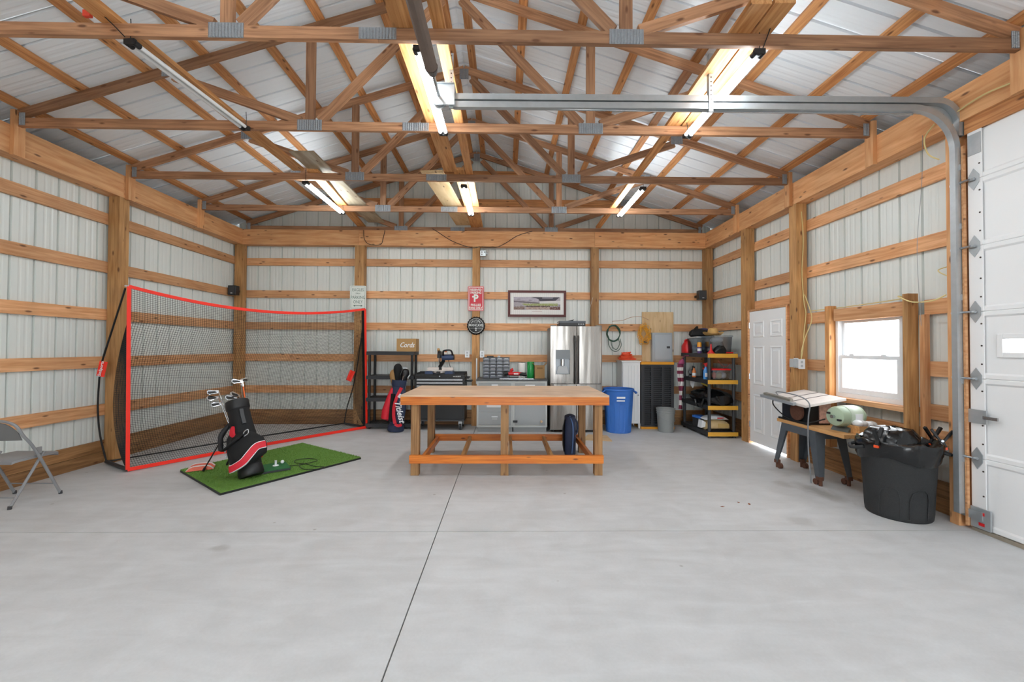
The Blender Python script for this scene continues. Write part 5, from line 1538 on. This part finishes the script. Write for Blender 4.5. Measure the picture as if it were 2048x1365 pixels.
# plywood backboard and breaker panel
pl = board('plywood_sheet', (2.955, SYB - .048, 1.215), (2.955, SYB - .048, 2.19), .61, .018, W_PLY, None, up=(1, 0, 0)); tag(pl, 'pale plywood backboard behind the breaker panel', 'board')
ep = thing('breaker_panel', 'grey electrical breaker panel on the plywood', 'electrical panel', (3.01, SYB - .058, 1.505))
B().rbox(-.195, .195, -.09, 0, -.275, .28, .008, 'y').build('box', mat('panel grey', '#a8b0b6', .4, .2, .04), ep)
d = B().rbox(-.145, .165, -.10, -.0905, -.235, .24, .006, 'y').build('door', mat('panel door grey', '#b3bbc1', .35, .2, .04), ep)
B().rbox(.08, .14, -.106, -.1005, -.02, .02, .004, 'y').build('latch', M_DGREY, d)

# ---- spare shelf decks standing on edge
deck_lab = ['front black slotted shelf deck with yellow ends standing upright behind the grey bucket', 'middle one of the black shelf decks standing upright on edge', 'rear black shelf deck standing upright against the wall']
for k in range(3):
    sd = thing('spare_shelf_deck', deck_lab[k], 'shelf deck', (2.80 - .012 * k, 7.61 + .125 * k, 0), group='spare shelf decks standing on edge')
    x0, x1, z0, z1, y0 = -.30, .30, .045, 1.185, -.042
    b = B()
    b.box(x0, x0 + .055, y0, y0 + .085, z0, z1); b.box(x1 - .055, x1, y0, y0 + .085, z0, z1)
    b.box(x0 + .055, x1 - .055, y0, y0 + .085, z0, z0 + .035); b.box(x0 + .055, x1 - .055, y0, y0 + .085, z1 - .035, z1)
    for q in (1, 2):
        xm = x0 + (x1 - x0) * q / 3
        b.box(xm - .022, xm + .022, y0 + .003, y0 + .085, z0 + .035, z1 - .035)
    pnl = b.build('deck_frame', M_RESIN, sd)
    for q in range(3):
        xa = (x0 + .055, x0 + .2 + .022, x0 + .4 + .022)[q]; xb = (x0 + .2 - .022, x0 + .4 - .022, x1 - .055)[q]
        if k == 0:
            sm = B().box(xa, xb, y0 + .008, y0 + .02, -.007, .007).mesh('deck_slat'); sm.materials.append(mat('slat charcoal', '#34363a', .5))
            for i in range(30):
                so = link('deck_slat', sm, pnl); so.location = (0, 0, z0 + .05 + (z1 - z0 - .10) * i / 29)
    for z in (z0 - .044, z1 + .001):
        B().box(x0 - .004, x1 + .004, y0 - .006, y0 + .09, z, z + .043).build('yellow_end', mat('deck end yellow', '#e0981f', .5, 0, .12), sd)
    B().box(x0 + .01, x1 - .01, y0 + .06, y0 + .075, z0 + .01, z1 - .01).build('deck_skin', M_BLACK, sd)

# ---- grey buckets nested
bk = thing('bucket', 'grey plastic bucket with wire handle in front of the upright shelf decks', 'bucket', (2.865, 7.36, 0))
b = B(); b.lathe([(.128, 0), (.132, .008), (.150, .32), (.158, .322), (.158, .34), (.152, .342), (.153, .36), (.162, .362), (.162, .378), (.155, .38), (.157, .40), (.166, .402), (.166, .415), (.156, .415), (.150, .40), (.126, .02)], 28); b.build('pail', mat('bucket grey', '#8f9290', .5, 0, .06), bk, smooth=True)
B().tube(smooth_path([(-.158, -.02, .33), (-.12, -.12, .255), (0, -.165, .20), (.10, -.135, .195), (.155, -.03, .235)]), .003, 6).build('wire_handle', M_GREY, bk, smooth=True)

# ---- striped cloth hanging at the rack
stp = thing('striped_cloth', 'maroon and white striped cloth hanging between shelf decks and rack', 'cloth', (3.21, 7.50, .38))
M_STR = mat('maroon stripe', '#7d2f48', .8, 0, .1); M_STW = mat('pale stripe', '#d8d2ce', .8, 0, .06)
zs = [0, .07, .16, .25, .33, .42, .50, .57, .64, .70, .76, .83]
for i in range(len(zs) - 1):
    z0, z1 = zs[i], zs[i + 1]; b = B(); rings = []
    for zz in (z0, z1):
        row = []
        for s in (0, 1):
            seq = range(7) if s == 0 else range(6, -1, -1)
            for k in seq:
                x = -.055 + .11 * k / 6 * (1 - .35 * max(0, 1 - zz / .5)); row.append((x + .022 * math.sin(6.5 * zz + .6 * k * (zz < .45)), .018 * math.sin(k * 2.1 + 4 * zz) - (.004 if s == 0 else -.004), zz))
        rings.append(row)
    b.loft(rings); b.build('stripe', M_STR if i % 2 == 0 else M_STW, stp, smooth=True)
B().tube(smooth_path([(0, 0, .88), (.05, 0, .96), (.14, .0, .975)]), .008, 6).build('hanging_loop', M_STR, stp, smooth=True)
b = B(); b.loft([ell(.05, .02, .82, 14), ell(.055, .028, .85, 14), ell(.04, .022, .89, 14, dx=.01), ell(.012, .012, .91, 14, dx=.02)]); b.build('bunched_top', mat('pink knot', '#9c4368', .8, 0, .35, 40), stp, smooth=True)

# ================================================================ CORNER RACK AND WHAT STANDS ON IT
RX, RY = 3.60, 7.32
TZ = [.10, .535, .962, 1.40]
rack = resin_rack('shelf_unit', 'dark resin rack with yellow shelf ends in the right corner', (RX, RY, 0), .50, 1.04, TZ, .026, M_RESIN, M_DGREY, M_YEL)
def tote(loc_, w, d, h, label, lidm, name='storage_tote', rz=0.0, contents=None):
    t = thing(name, label, 'storage box', loc_, rz)
    b = B(); r0 = .92
    def rr(k, z): return [(-w * k, -d * k, z), (w * k, -d * k, z), (w * k, d * k, z), (-w * k, d * k, z)]
    b.loft([rr(r0, 0), rr(1, h)], True, False); b.loft([rr(r0 - .02, .004), rr(.98, h)], True, False)
    b.build('tub', M_CLEAR, t)
    if lidm:
        b = B(); b.loft([rr(1.03, h), rr(1.05, h + .008), rr(1.05, h + .02), rr(.98, h + .028)]); b.build('lid', lidm, t)
    if contents:
        for i, (c, rx, ry, rz_, m) in enumerate(contents):
            b = B(); blob(b, c, rx, ry, rz_); b.build('contents', m, t, smooth=True)
    return t
Z3 = TZ[3] + .001
tote((3.535, 7.46, Z3), .15, .19, .27, 'clear tote with a grey lid on the top of the corner rack', M_LGREY, contents=[((0, 0, .09), .13, .15, .08, mat('blue grey cloth', '#77869a', .8))])
tote((3.63, 7.06, Z3), .17, .19, .28, 'clear tote full of dark gear under the straw hat', M_CLEAR, contents=[((-.03, -.08, .10), .12, .10, .09, M_BLACK), ((.05, .06, .13), .10, .10, .12, M_DGREY), ((0, 0, .23), .10, .12, .05, M_LGREY)])
bgk = thing('black_pouch', 'crumpled black and purple bag lying on the grey tote lid', 'bag', (3.52, 7.44, Z3 + .299))
b = B(); b.loft([ell(.16, .13, .0, 16), ell(.19, .16, .03, 16), ell(.17, .14, .09, 16, dx=-.01), ell(.10, .09, .13, 16, dx=-.03), ell(.03, .03, .145, 16, dx=-.04)]); b.build('body', M_BAGBLK, bgk, smooth=True)
B().tube(smooth_path([(-.17, -.05, .02), (-.15, -.06, .09), (-.09, -.05, .16), (-.05, -.03, .17), (-.06, 0, .12)]), .016, 8, flat=.6).build('strap', M_BLACKS, bgk, smooth=True)
b = B(); blob(b, (.06, -.02, .12), .09, .07, .035); b.build('purple_lining', mat('purple lining', '#3c3658', .7), bgk, smooth=True)
B().tube(smooth_path([(.12, -.12, .06), (.175, -.14, -.02), (.16, -.16, -.10), (.10, -.165, -.06)]), .022, 8, flat=.5).build('hanging_flap', M_BAGBLK, bgk, smooth=True)
ht = thing('straw_hat', 'straw cowboy hat on the clear tote in the corner', 'hat', (3.57, 7.06, Z3 + .3095))
b = B(); rings = []
for r, z, cu in ((.19, .012, .05), (.185, .008, .05), (.14, .0, .01), (.105, .002, 0), (.10, .06, 0), (.09, .11, 0), (.06, .125, 0), (.02, .115, 0)):
    rings.append([(r * .82 * math.cos(2 * PI * k / 28), r * 1.0 * math.sin(2 * PI * k / 28), z + cu * abs(math.cos(2 * PI * k / 28)) ** 2) for k in range(28)])
b.loft(rings, False, True); b.build('crown_and_brim', M_STRAW, ht, smooth=True)
B().lathe([(.105 * .9, .004), (.108 * .9, .004), (.106 * .9, .03), (.100 * .9, .03)], 28, sy=1.12, cap0=False, cap1=False).build('hat_band', mat('brown band', '#5a3b22', .6), ht, smooth=True)
def can_bottle(name, loc_, label, cat, prof, m, bands=(), n=16, group=None):
    t = thing(name, label, cat, loc_, group=group)
    B().lathe(prof, n).build('body', m, t, smooth=True)
    for nm, pr_, mm in bands:
        B().lathe(pr_, n).build(nm, mm, t, smooth=True)
    return t
jr = thing('red_jug', 'red plastic gas jug at the left end of the top rack shelf', 'fuel can', (3.425, 7.76, Z3))
b = B(); b.loft([ell(.075, .11, 0, 16, sq=.6), ell(.08, .115, .02, 16, sq=.6), ell(.078, .112, .13, 16, sq=.6), ell(.05, .07, .21, 16, sq=.7, dx=.01), ell(.03, .03, .24, 16, dx=.02)]); b.build('body', M_REDP, jr, smooth=True)
B().cyl((.02, 0, .24), (.02, 0, .265), .022, n=12).build('cap', M_REDP, jr)
B().tube(smooth_path([(-.03, -.02, .19), (-.05, -.03, .23), (0, -.03, .255)]), .012, 8).build('grip', M_REDP, jr, smooth=True)
can_bottle('spray_can', (3.40, 7.20, Z3), 'purple and orange can in front of the grey-lidded tote', 'can', [(.033, 0), (.034, .005), (.034, .13), (.026, .145)], mat('can purple', '#5a3f78', .35), [('orange_cap', [(.036, .11), (.036, .17), (.030, .195)], mat('can orange', '#e39a2c', .4)), ('label_band', [(.0345, .04), (.0345, .085)], M_WHITEP)])
can_bottle('red_funnel', (3.44, 6.87, Z3), 'little red funnel standing upside down on the top shelf', 'funnel', [(.06, 0), (.058, .008), (.018, .06), (.010, .15), (.008, .16)], M_REDP, [('rim', [(.064, 0), (.064, .012)], M_REDP)])
bl = thing('black_tool_pile', 'heap of black straps lying beside the red funnel', 'straps', (3.585, 6.845, Z3))
b = B(); b.loft([ell(.09, .03, 0, 14), ell(.10, .035, .04, 14), ell(.08, .03, .09, 14, dx=.01), ell(.03, .02, .13, 14, dx=.02)]); b.build('heap', M_BAGBLK, bl, smooth=True)
B().tube(smooth_path([(-.09, -.02, .03), (-.03, -.035, .08), (.04, -.035, .10), (.09, -.02, .05)]), .012, 7, flat=.5).build('loop', M_BLACKS, bl, smooth=True)
rp = thing('red_tool', 'small red handled tool at the right front of the top shelf', 'hand tool', (3.75, 6.84, Z3))
B().tube([(-.09, .02, .014), (-.02, .0, .016), (.04, -.01, .014)], .013, 8).build('handle', M_REDP, rp, smooth=True); B().tube([(.04, -.01, .014), (.09, -.02, .012)], .006, 6).build('shank', M_STEEL, rp)
# second shelf
Z2 = TZ[2] + .001
tote((3.60, 7.00, Z2), .15, .16, .16, 'clear food box with a red lid on the second rack shelf', M_REDP, contents=[((-.09, -.09, .07), .03, .03, .06, mat('orange packet', '#d9583a', .6)), ((.0, -.07, .07), .05, .05, .06, M_TAN), ((.08, -.07, .07), .045, .05, .05, M_WHITEP), ((.02, .08, .06), .10, .06, .05, M_CARD)])
sbz = thing('spray_bottle', 'blue spray bottle with a red trigger on the second rack shelf', 'spray bottle', (3.40, 6.97, Z2))
b = B(); b.loft([ell(.042, .03, 0, 16), ell(.045, .033, .01, 16), ell(.045, .033, .13, 16), ell(.03, .024, .17, 16), ell(.016, .016, .20, 16), ell(.016, .016, .215, 16)]); b.build('bottle', mat('blue window cleaner', '#4d8fd0', .15), sbz, smooth=True)
B().rbox(-.03, .03, -.034, -.0325, .04, .11, .006, 'y').build('label_patch', M_WHITEP, sbz)
B().cyl((0, 0, .215), (0, 0, .24), .019, n=12).build('collar', M_REDP, sbz)
B().prism([(-.055, .262), (.035, .285), (.04, .25), (.01, .24), (-.02, .24), (-.03, .255)], -.013, .013, 'y').build('trigger_head', M_REDP, sbz)
can_bottle('orange_bottle', (3.42, 7.45, Z2), 'orange bottle on the second rack shelf left of the spray bottle', 'bottle', [(.033, 0), (.035, .01), (.035, .11), (.018, .14), (.015, .17)], mat('orange bottle', '#d97b3e', .4), [('cap', [(.018, .17), (.018, .195)], M_BLACK), ('label_band', [(.0358, .03), (.0358, .08)], M_WHITEP)])
for i, (x, y, h, m, lab) in enumerate(((3.54, 7.32, .20, M_BLACKS, 'tall black bottle at the back of the second rack shelf'), (3.62, 7.38, .24, M_DARKST, 'dark bottle with a red cap at the back of the second rack shelf'), (3.54, 7.75, .17, M_BLACK, 'short black bottle near the wall on the second rack shelf'))):
    can_bottle('dark_bottle', (x, y, Z2), lab, 'bottle', [(.035, 0), (.037, .01), (.037, h * .65), (.015, h * .85), (.014, h)], m, [('cap', [(.016, h), (.016, h + .025)], M_REDP if i == 1 else M_DGREY)])
bd_ = thing('battery_drill', 'black cordless drill lying on the second rack shelf', 'power tool', (3.44, 7.64, Z2), R(70))
B().tube([(-.10, 0, .09), (.02, 0, .09), (.09, 0, .09)], [.035, .036, .02], 12).build('body', M_BLACKS, bd_, smooth=True)
B().tube([(-.04, 0, .08), (-.05, 0, .03)], .024, 8).build('grip', M_BLACK, bd_); B().box(-.09, -.01, -.035, .035, .0, .03).build('battery', M_DGREY, bd_)
B().cyl((.09, 0, .09), (.14, 0, .09), .018, .008, n=10).build('chuck', M_STEEL, bd_)
wr_ = thing('white_rag', 'white rag hanging below the second rack shelf', 'rag', (3.40, 7.48, .80))
b = B(); b.loft([[(.0, -.09, .09), (.006, -.09, .09), (.006, .09, .09), (.0, .09, .09)], [(-.01, -.08, .02), (-.004, -.08, .02), (-.004, .06, .03), (-.01, .06, .03)], [(.0, -.03, -.03), (.004, -.03, -.03), (.004, .0, -.03), (.0, .0, -.03)]]); b.build('cloth', M_WHITEP, wr_, smooth=True)
B().box(.0, .006, -.05, -.04, .085, .098).build('hem', M_LGREY, wr_)
cable('red_wire', [(3.60, 6.95, 1.28), (3.66, 6.93, 1.20), (3.73, 6.93, 1.18), (3.79, 6.95, 1.23)], .004, mat('red wire', '#c4453a', .5), 'red wire looping under the top rack shelf', 'wire')
# third shelf: tarp
Z1 = TZ[1] + .001
tp = thing('black_tarp', 'bundled black plastic tarp filling the third rack shelf', 'tarp', (3.60, 7.25, Z1))
q = random.Random(11); b = B(); rings = []
for i, (y, rx, h) in enumerate(((-.44, .05, .05), (-.42, .20, .16), (-.32, .23, .22), (-.16, .235, .25), (0.0, .22, .22), (.16, .235, .24), (.32, .21, .20), (.40, .12, .10))):
    ring_ = []
    for k in range(22):
        a = 2 * PI * k / 22; f_ = 1 + .16 * (q.random() - .5)
        ring_.append((rx * f_ * math.cos(a), y + .02 * (q.random() - .5), max(.002, h * .5 + h * .5 * f_ * math.sin(a))))
    rings.append(ring_)
b.loft(rings); b.build('bundle', M_LINER, tp, smooth=True)
B().tube(smooth_path([(-.235, -.3, .10), (-.25, -.28, .02), (-.255, -.25, -.04), (-.25, -.1, -.05), (-.24, 0, .05)]), .03, 8, flat=.4).build('hanging_fold', M_LINER, tp, smooth=True)
hs = thing('hand_saw', 'yellow handled tool poking out over the black tarp', 'hand tool', (3.48, 7.10, Z1 + .24))
B().prism([(-.10, .10), (-.09, .125), (.06, .055), (.05, .03)], -.012, .012, 'y').build('handle', mat('tool yellow', '#cdb54a', .5), hs, bevel=.004); B().prism([(.05, .03), (.06, .055), (.09, .0), (.085, -.03)], -.002, .002, 'y').build('blade', M_STEEL, hs)
# bottom shelf
Z0 = TZ[0] + .001
tb = thing('tan_sack', 'plump tan paper sack on the lowest rack shelf', 'sack', (3.60, 7.08, Z0))
b = B(); rings = []
for x, h, d in ((-.19, .03, .08), (-.18, .12, .13), (-.10, .165, .16), (.04, .17, .165), (.15, .155, .16), (.195, .12, .13), (.20, .04, .08)):
    rings.append([(x, d * math.cos(2 * PI * k / 14) * 1.0, max(.001, h / 2 + h / 2 * math.copysign(abs(math.sin(2 * PI * k / 14)) ** .7, math.sin(2 * PI * k / 14)))) for k in range(14)])
b.loft(rings); b.build('sack_body', M_TAN, tb, smooth=True)
B().prism([(-.26, .03), (-.18, .05), (-.18, .13), (-.24, .16)], -.06, .07, 'y').build('open_top', M_WHITEP, tb)
B().box(-.02, .16, -.167, -.160, .05, .12).build('print_panel', mat('sack print', '#c9a968', .8), tb)
wb_ = thing('white_sack', 'crumpled white plastic bag lying on the tan sack', 'bag', (3.60, 7.06, Z0 + .168))
b = B(); q = random.Random(4); rings = []
for x, h in ((-.20, .02), (-.15, .06), (-.05, .085), (.06, .075), (.14, .05), (.18, .015)):
    rings.append([(x, (.11 + .02 * q.random()) * math.cos(2 * PI * k / 12), max(.001, h * .5 + h * .5 * math.sin(2 * PI * k / 12) * (1 + .2 * q.random()))) for k in range(12)])
b.loft(rings); b.build('plastic', M_WHITEP, wb_, smooth=True)
B().box(-.02, .10, -.118, -.112, .03, .05).build('red_print', M_REDP, wb_)
bl_ = thing('blue_tray', 'blue plastic lid behind the white bag on the lowest rack shelf', 'lid', (3.46, 7.30, Z0 + .16), R(8))
B().rbox(-.09, .09, -.12, .12, 0, .03, .02, 'z').build('lid', M_BLUE, bl_); B().rbox(-.07, .07, -.10, .10, .03, .036, .02, 'z').build('raised_panel', M_BLUE, bl_)
B().box(-.08, .08, -.11, .11, -.16, -.001).build('crate_under', M_DGREY, bl_)

# ================================================================ SAW BENCH BY THE WINDOW
bs = thing('saw_stand', 'steel legged stand with a wooden top below the window', 'workbench', (3.56, 4.70, 0))
board('wooden_top', (0.01, -.60, .605), (0.01, .42, .605), .36, .038, W_PINE, bs, up=(1, 0, 0))
M_STD = mat('blue grey stand paint', '#5a6066', .45, .3, .15, 20)
def leg(x0, y0, x1, y1):
    """tapering folded-steel leg, L-shaped section"""
    b = B(); rings = []
    sx = 1 if x1 > 0 else -1; sy = 1 if y1 > 0 else -1
    for t, w in ((0, .11), (.5, .085), (1, .055)):
        x = x0 + (x1 - x0) * t; y = y0 + (y1 - y0) * t; z = .584 - (.584 - .07) * t
        rings.append([(x, y, z), (x - sx * w, y, z), (x - sx * w, y - sy * .004, z), (x - sx * .004, y - sy * .004, z), (x - sx * .004, y - sy * w, z), (x, y - sy * w, z)])
    b.loft(rings); lg_ = b.build('leg', M_STD, bs)
    B().cyl((x1 - sx * .03, y1 - sy * .02, .0), (x1 - sx * .03, y1 - sy * .02, .10), .018, n=10).build('rusty_foot', M_RUST, lg_)
    B().box(min(x1, x1 - sx * .05), max(x1, x1 - sx * .05), min(y1, y1 - sy * .05), max(y1, y1 - sy * .05), .06, .10).build('foot_socket', M_RUST, lg_)
    B().cyl((x1 - sx * .01, y1 - sy * .075, .033), (x1 - sx * .045, y1 - sy * .075, .033), .033, n=14).build('caster', M_RUST, lg_, smooth=True)
for sx in (-1, 1):
    leg(sx * .165, -.21 , sx * (.17 if sx < 0 else .20), -.27)
    leg(sx * .165, .34, sx * (.17 if sx < 0 else .20), .48)
b = B()
b.box(-.168, -.163, -.21, .34, .50, .585); b.box(.163, .168, -.21, .34, .50, .585); b.box(-.163, .163, -.214, -.209, .50, .585); b.box(-.163, .163, .336, .341, .50, .585)
b.build('apron', M_STD, bs)
# table saw, its table tilted up towards the window
ts = thing('table_saw', 'old table saw with a pale cast table standing on the steel stand', 'table saw', (3.55, 4.86, .625))
mt = Matrix.Translation((0, 0, .285)) @ Matrix.Rotation(R(-10), 4, 'Y') @ Matrix.Rotation(R(3), 4, 'X')
B().box(-.245, .22, -.34, .30, -.018, .012, mt).build('table', M_CAST, ts, bevel=.004)
for y in (-.10, .06):
    B().box(-.24, .215, y - .008, y + .008, .0125, .0135, mt).build('mitre_slot', M_DARKST, ts)
B().box(-.285, -.246, -.20, .40, -.012, .02, mt).build('front_rail', M_GALV, ts); B().box(-.262, -.222, -.12, .36, .0205, .045, mt).build('fence_rail', mat('old aluminium', '#9c988e', .5, .6, .1), ts)
b = B(); b.box(-.12, -.11, -.22, .22, .0, .235); b.box(.12, .13, -.22, .22, .0, .27); b.box(-.11, .12, .21, .22, .0, .25); b.box(-.11, .12, -.22, -.21, .0, .25); b.build('housing', M_BLACKS, ts)
B().box(.0, .13, -.235, -.222, .02, .24).build('rusty_side_plate', mat('pink rusted paint', '#c39a8a', .8, 0, .5, 40), ts)
B().cyl((-.125, -.06, .13), (-.145, -.06, .13), .105, n=26).build('blade_cover', M_RUST, ts, smooth=True)
B().box(-.15, -.125, -.26, .25, .0, .02).build('base_flange', M_BLACK, ts)
cable('grey_power_cable', [(3.42, 5.13, .90), (3.34, 5.05, .955), (3.31, 4.80, .965), (3.30, 4.55, .945), (3.32, 4.47, .88), (3.33, 4.50, .75), (3.345, 4.53, .62), (3.34, 4.52, .40), (3.34, 4.50, .20), (3.34, 4.48, .02)], .007, mat('grey cord', '#7c7f83', .35), 'thick grey cord draped over the saw table and down the stand', 'cord', 8)
cable('black_power_cable', [(3.33, 5.10, .86), (3.35, 5.12, .78), (3.38, 4.98, .68), (3.40, 4.80, .645), (3.42, 4.60, .66), (3.50, 4.48, .72)], .007, M_BLACK, 'black cord sagging from the saw rail to the green motor', 'cord', 8)
# electric motor
mo_ = thing('electric_motor', 'pale green electric motor lying on the steel stand', 'motor', (3.60, 4.32, .625), R(12))
mr_ = Matrix.Translation((0, 0, .155)) @ Matrix.Rotation(R(90), 4, 'Y')
B().lathe([(.05, -.165), (.095, -.15), (.105, -.12), (.105, -.06)], 24, m=mr_).build('end_bell', mat('darker motor green', '#a4b69c', .45, .0, .08), mo_, smooth=True)
B().lathe([(.108, -.06), (.112, -.05), (.112, .09), (.108, .10)], 24, m=mr_).build('shell', M_GRN2, mo_, smooth=True)
B().lathe([(.105, .10), (.105, .13), (.09, .155), (.05, .165)], 24, m=mr_).build('end_bell', mat('darker motor green', '#a4b69c', .45, .0, .08), mo_, smooth=True)
B().cyl((-.195, 0, .155), (-.16, 0, .155), .018, n=10).build('shaft', M_STEEL, mo_)
for s in (-1, 1):
    B().rbox(-.171, -.155, s * .055 - .02, s * .055 + .02, .145 + .03 * s, .165 + .03 * s, .004, 'x').build('vent_slot', M_BLACK, mo_)
B().box(-.02, .07, -.114, -.106, .12, .19).build('name_plate', M_WHITEP, mo_)
B().prism([(-.10, 0), (.12, 0), (.10, .03), (.06, .06), (-.04, .06), (-.08, .03)], -.09, .09, 'y').build('cradle', mat('grey cast base', '#6e7370', .6, .3, .15), mo_)
# wooden tray of rags
tyr = thing('wooden_tray', 'small open wooden tray of rags at the end of the stand', 'tray', (3.68, 4.19, .625))
b = B()
b.box(-.12, .13, -.075, -.065, 0, .08); b.box(-.12, .13, .065, .075, 0, .08); b.box(-.12, -.11, -.065, .065, 0, .08); b.box(.12, .13, -.065, .065, 0, .08); b.box(-.11, .12, -.065, .065, 0, .008)
b.build('tray', W_PINE, tyr)
q = random.Random(8)
for i in range(4):
    b = B(); blob(b, (-.07 + .05 * i, .01 * q.random(), .085 + .015 * q.random()), .045, .05, .035); b.build('rag', M_WHITEP if i % 2 == 0 else mat('grey rag', '#c8c4c0', .9), tyr, smooth=True)

# ---- charcoal trash can with liner and clamps
TCX, TCY = 3.55, 3.70
cn = thing('trash_can', 'charcoal round trash can with a black liner beside the overhead door', 'trash can', (TCX, TCY, 0))
n = 48
def cring(r, z, dep=0.0):
    out = []
    for k in range(n):
        a = 2 * PI * k / n
        d_ = dep * max(0, min(1, 2.0 * math.cos(4 * a + .6) + .5))
        out.append(((r - d_) * math.cos(a), (r - d_) * math.sin(a), z))
    return out
b = B(); b.loft([cring(.222, 0), cring(.230, .012), cring(.236, .06, .004), cring(.245, .28, .018), cring(.25, .33, 0), cring(.256, .48, 0), cring(.272, .52, 0), cring(.278, .60, 0), cring(.288, .61, 0), cring(.290, .65, 0), cring(.280, .655, 0), cring(.268, .60, 0), cring(.22, .03, 0)])
b.build('body', M_TRASH, cn, smooth=True)
for a0 in (212, 262):
    arch = [(a0 - 17, .03), (a0 - 17, .20), (a0 - 13, .255), (a0 - 4, .28), (a0 + 6, .285), (a0 + 14, .26), (a0 + 17, .20), (a0 + 17, .03)]
    B().tube([((.2295 + .055 * z) * math.cos(R(a)), (.2295 + .055 * z) * math.sin(R(a)), z) for a, z in arch], .006, 6).build('moulded_arch', M_TRASH, cn, smooth=True)
for a in (-25, 155):
    m = Matrix.Rotation(R(a), 4, 'Z')
    hp = [m @ Vector(p) for p in ((.27, -.09, .60), (.325, -.075, .585), (.34, 0, .575), (.325, .075, .585), (.27, .09, .60))]
    B().tube(smooth_path(hp), .016, 8).build('handle', M_TRASH, cn, smooth=True)
q = random.Random(17); b = B(); rings = []
for r, z, j in ((.282, .515, .008), (.290, .55, .016), (.296, .585, .020), (.298, .62, .018), (.299, .65, .014), (.294, .668, .014), (.272, .672, .022), (.25, .64, .04), (.22, .60, .04), (.15, .63, .06), (.07, .60, .05), (.02, .58, .01)):
    rings.append([((r + j * (q.random() - .5)) * math.cos(2 * PI * k / 44), (r + j * (q.random() - .5)) * math.sin(2 * PI * k / 44), z + j * 1.6 * (q.random() - .5) - (.03 * math.sin(3 * 2 * PI * k / 44) if z < .56 else 0)) for k in range(44)])
b.loft(rings, False, True); ln = b.build('liner', M_LINER, cn, smooth=True)
b = B(); q = random.Random(5); rings = []
for r, z in ((.20, .63), (.19, .70), (.14, .755), (.06, .775), (.01, .77)):
    rings.append([((r + .05 * (q.random() - .5)) * math.cos(2 * PI * k / 20) - .02, (r + .05 * (q.random() - .5)) * math.sin(2 * PI * k / 20) + .05, z + .03 * (q.random() - .5)) for k in range(20)])
b.loft(rings, False, True); b.build('liner_puff', M_LINER, cn, smooth=True)
def clamp(a, label):
    x, y = TCX + .287 * math.cos(R(a)), TCY + .287 * math.sin(R(a))
    c = thing('spring_clamp', label, 'clamp', (x, y, .665), R(a))
    for s in (-1, 1):
        B().prism([(s * .012, -.03), (s * .030, -.02), (s * .016, .02), (s * .075, .115), (s * .06, .13), (s * .004, .03), (-s * .002, .0)], -.014 + s * .003, .014 + s * .003, 'y').build('jaw', M_BLACK, c, bevel=.003)
        B().rbox(s * .020 - .012, s * .020 + .012, -.016, .016, -.045, -.022, .004, 'y').build('pad', mat('orange pad', '#e8501f', .5), c)
    B().cyl((0, -.018, .03), (0, .018, .03), .010, n=10).build('pivot', M_STEEL, c)
clamp(200, 'black spring clamp on the left rim of the charcoal can')
clamp(-35, 'black spring clamp on the right rim of the charcoal can')
clamp(-8, 'third black spring clamp on the rim nearest the overhead door')

# ---- scraps of leaf on the floor
q = random.Random(2)
for i, (x, y, lab) in enumerate(((2.04, 3.87, 'curled brown leaf alone on the open floor'), (2.33, 3.93, 'brown leaf nearest the trash can on the open floor'), (2.25, 3.97, 'smallest brown leaf between the two others'), (3.0, 1.75, 'dark scrap on the floor at the lower right'))):
    s_ = .02 if i != 2 else .012
    b = B(); b.loft([[(-s_, 0, .001), (-s_ * .3, -s_ * .5, .002), (s_, -.002, .004), (s_ * .2, s_ * .5, .001)], [(-s_, 0, .003), (-s_ * .3, -s_ * .5, .007), (s_, -.002, .007), (s_ * .2, s_ * .5, .004)]])
    o = b.build('dry_leaf', mat('dry leaf', '#8a5236', .8, 0, .3) if i < 3 else M_DARKST, None, smooth=True); o.location = (x, y, 0); o.rotation_euler = (0, 0, i * 1.3)
    tag(o, lab, 'leaf')

# ================================================================ lettering becomes mesh
bpy.context.view_layer.update()
dg = bpy.context.evaluated_depsgraph_get()
for o, m in TEXTS:
    me = bpy.data.meshes.new_from_object(o.evaluated_get(dg), depsgraph=dg)
    me.materials.clear(); me.materials.append(m)
    nm = o.name.split('.')[0]
    par, l, r, s = o.parent, o.location.copy(), o.rotation_euler.copy(), o.scale.copy()
    cu = o.data
    bpy.data.objects.remove(o); bpy.data.curves.remove(cu)
    n = link(nm, me, par); n.location = l; n.rotation_euler = r; n.scale = s
bpy.context.view_layer.update()
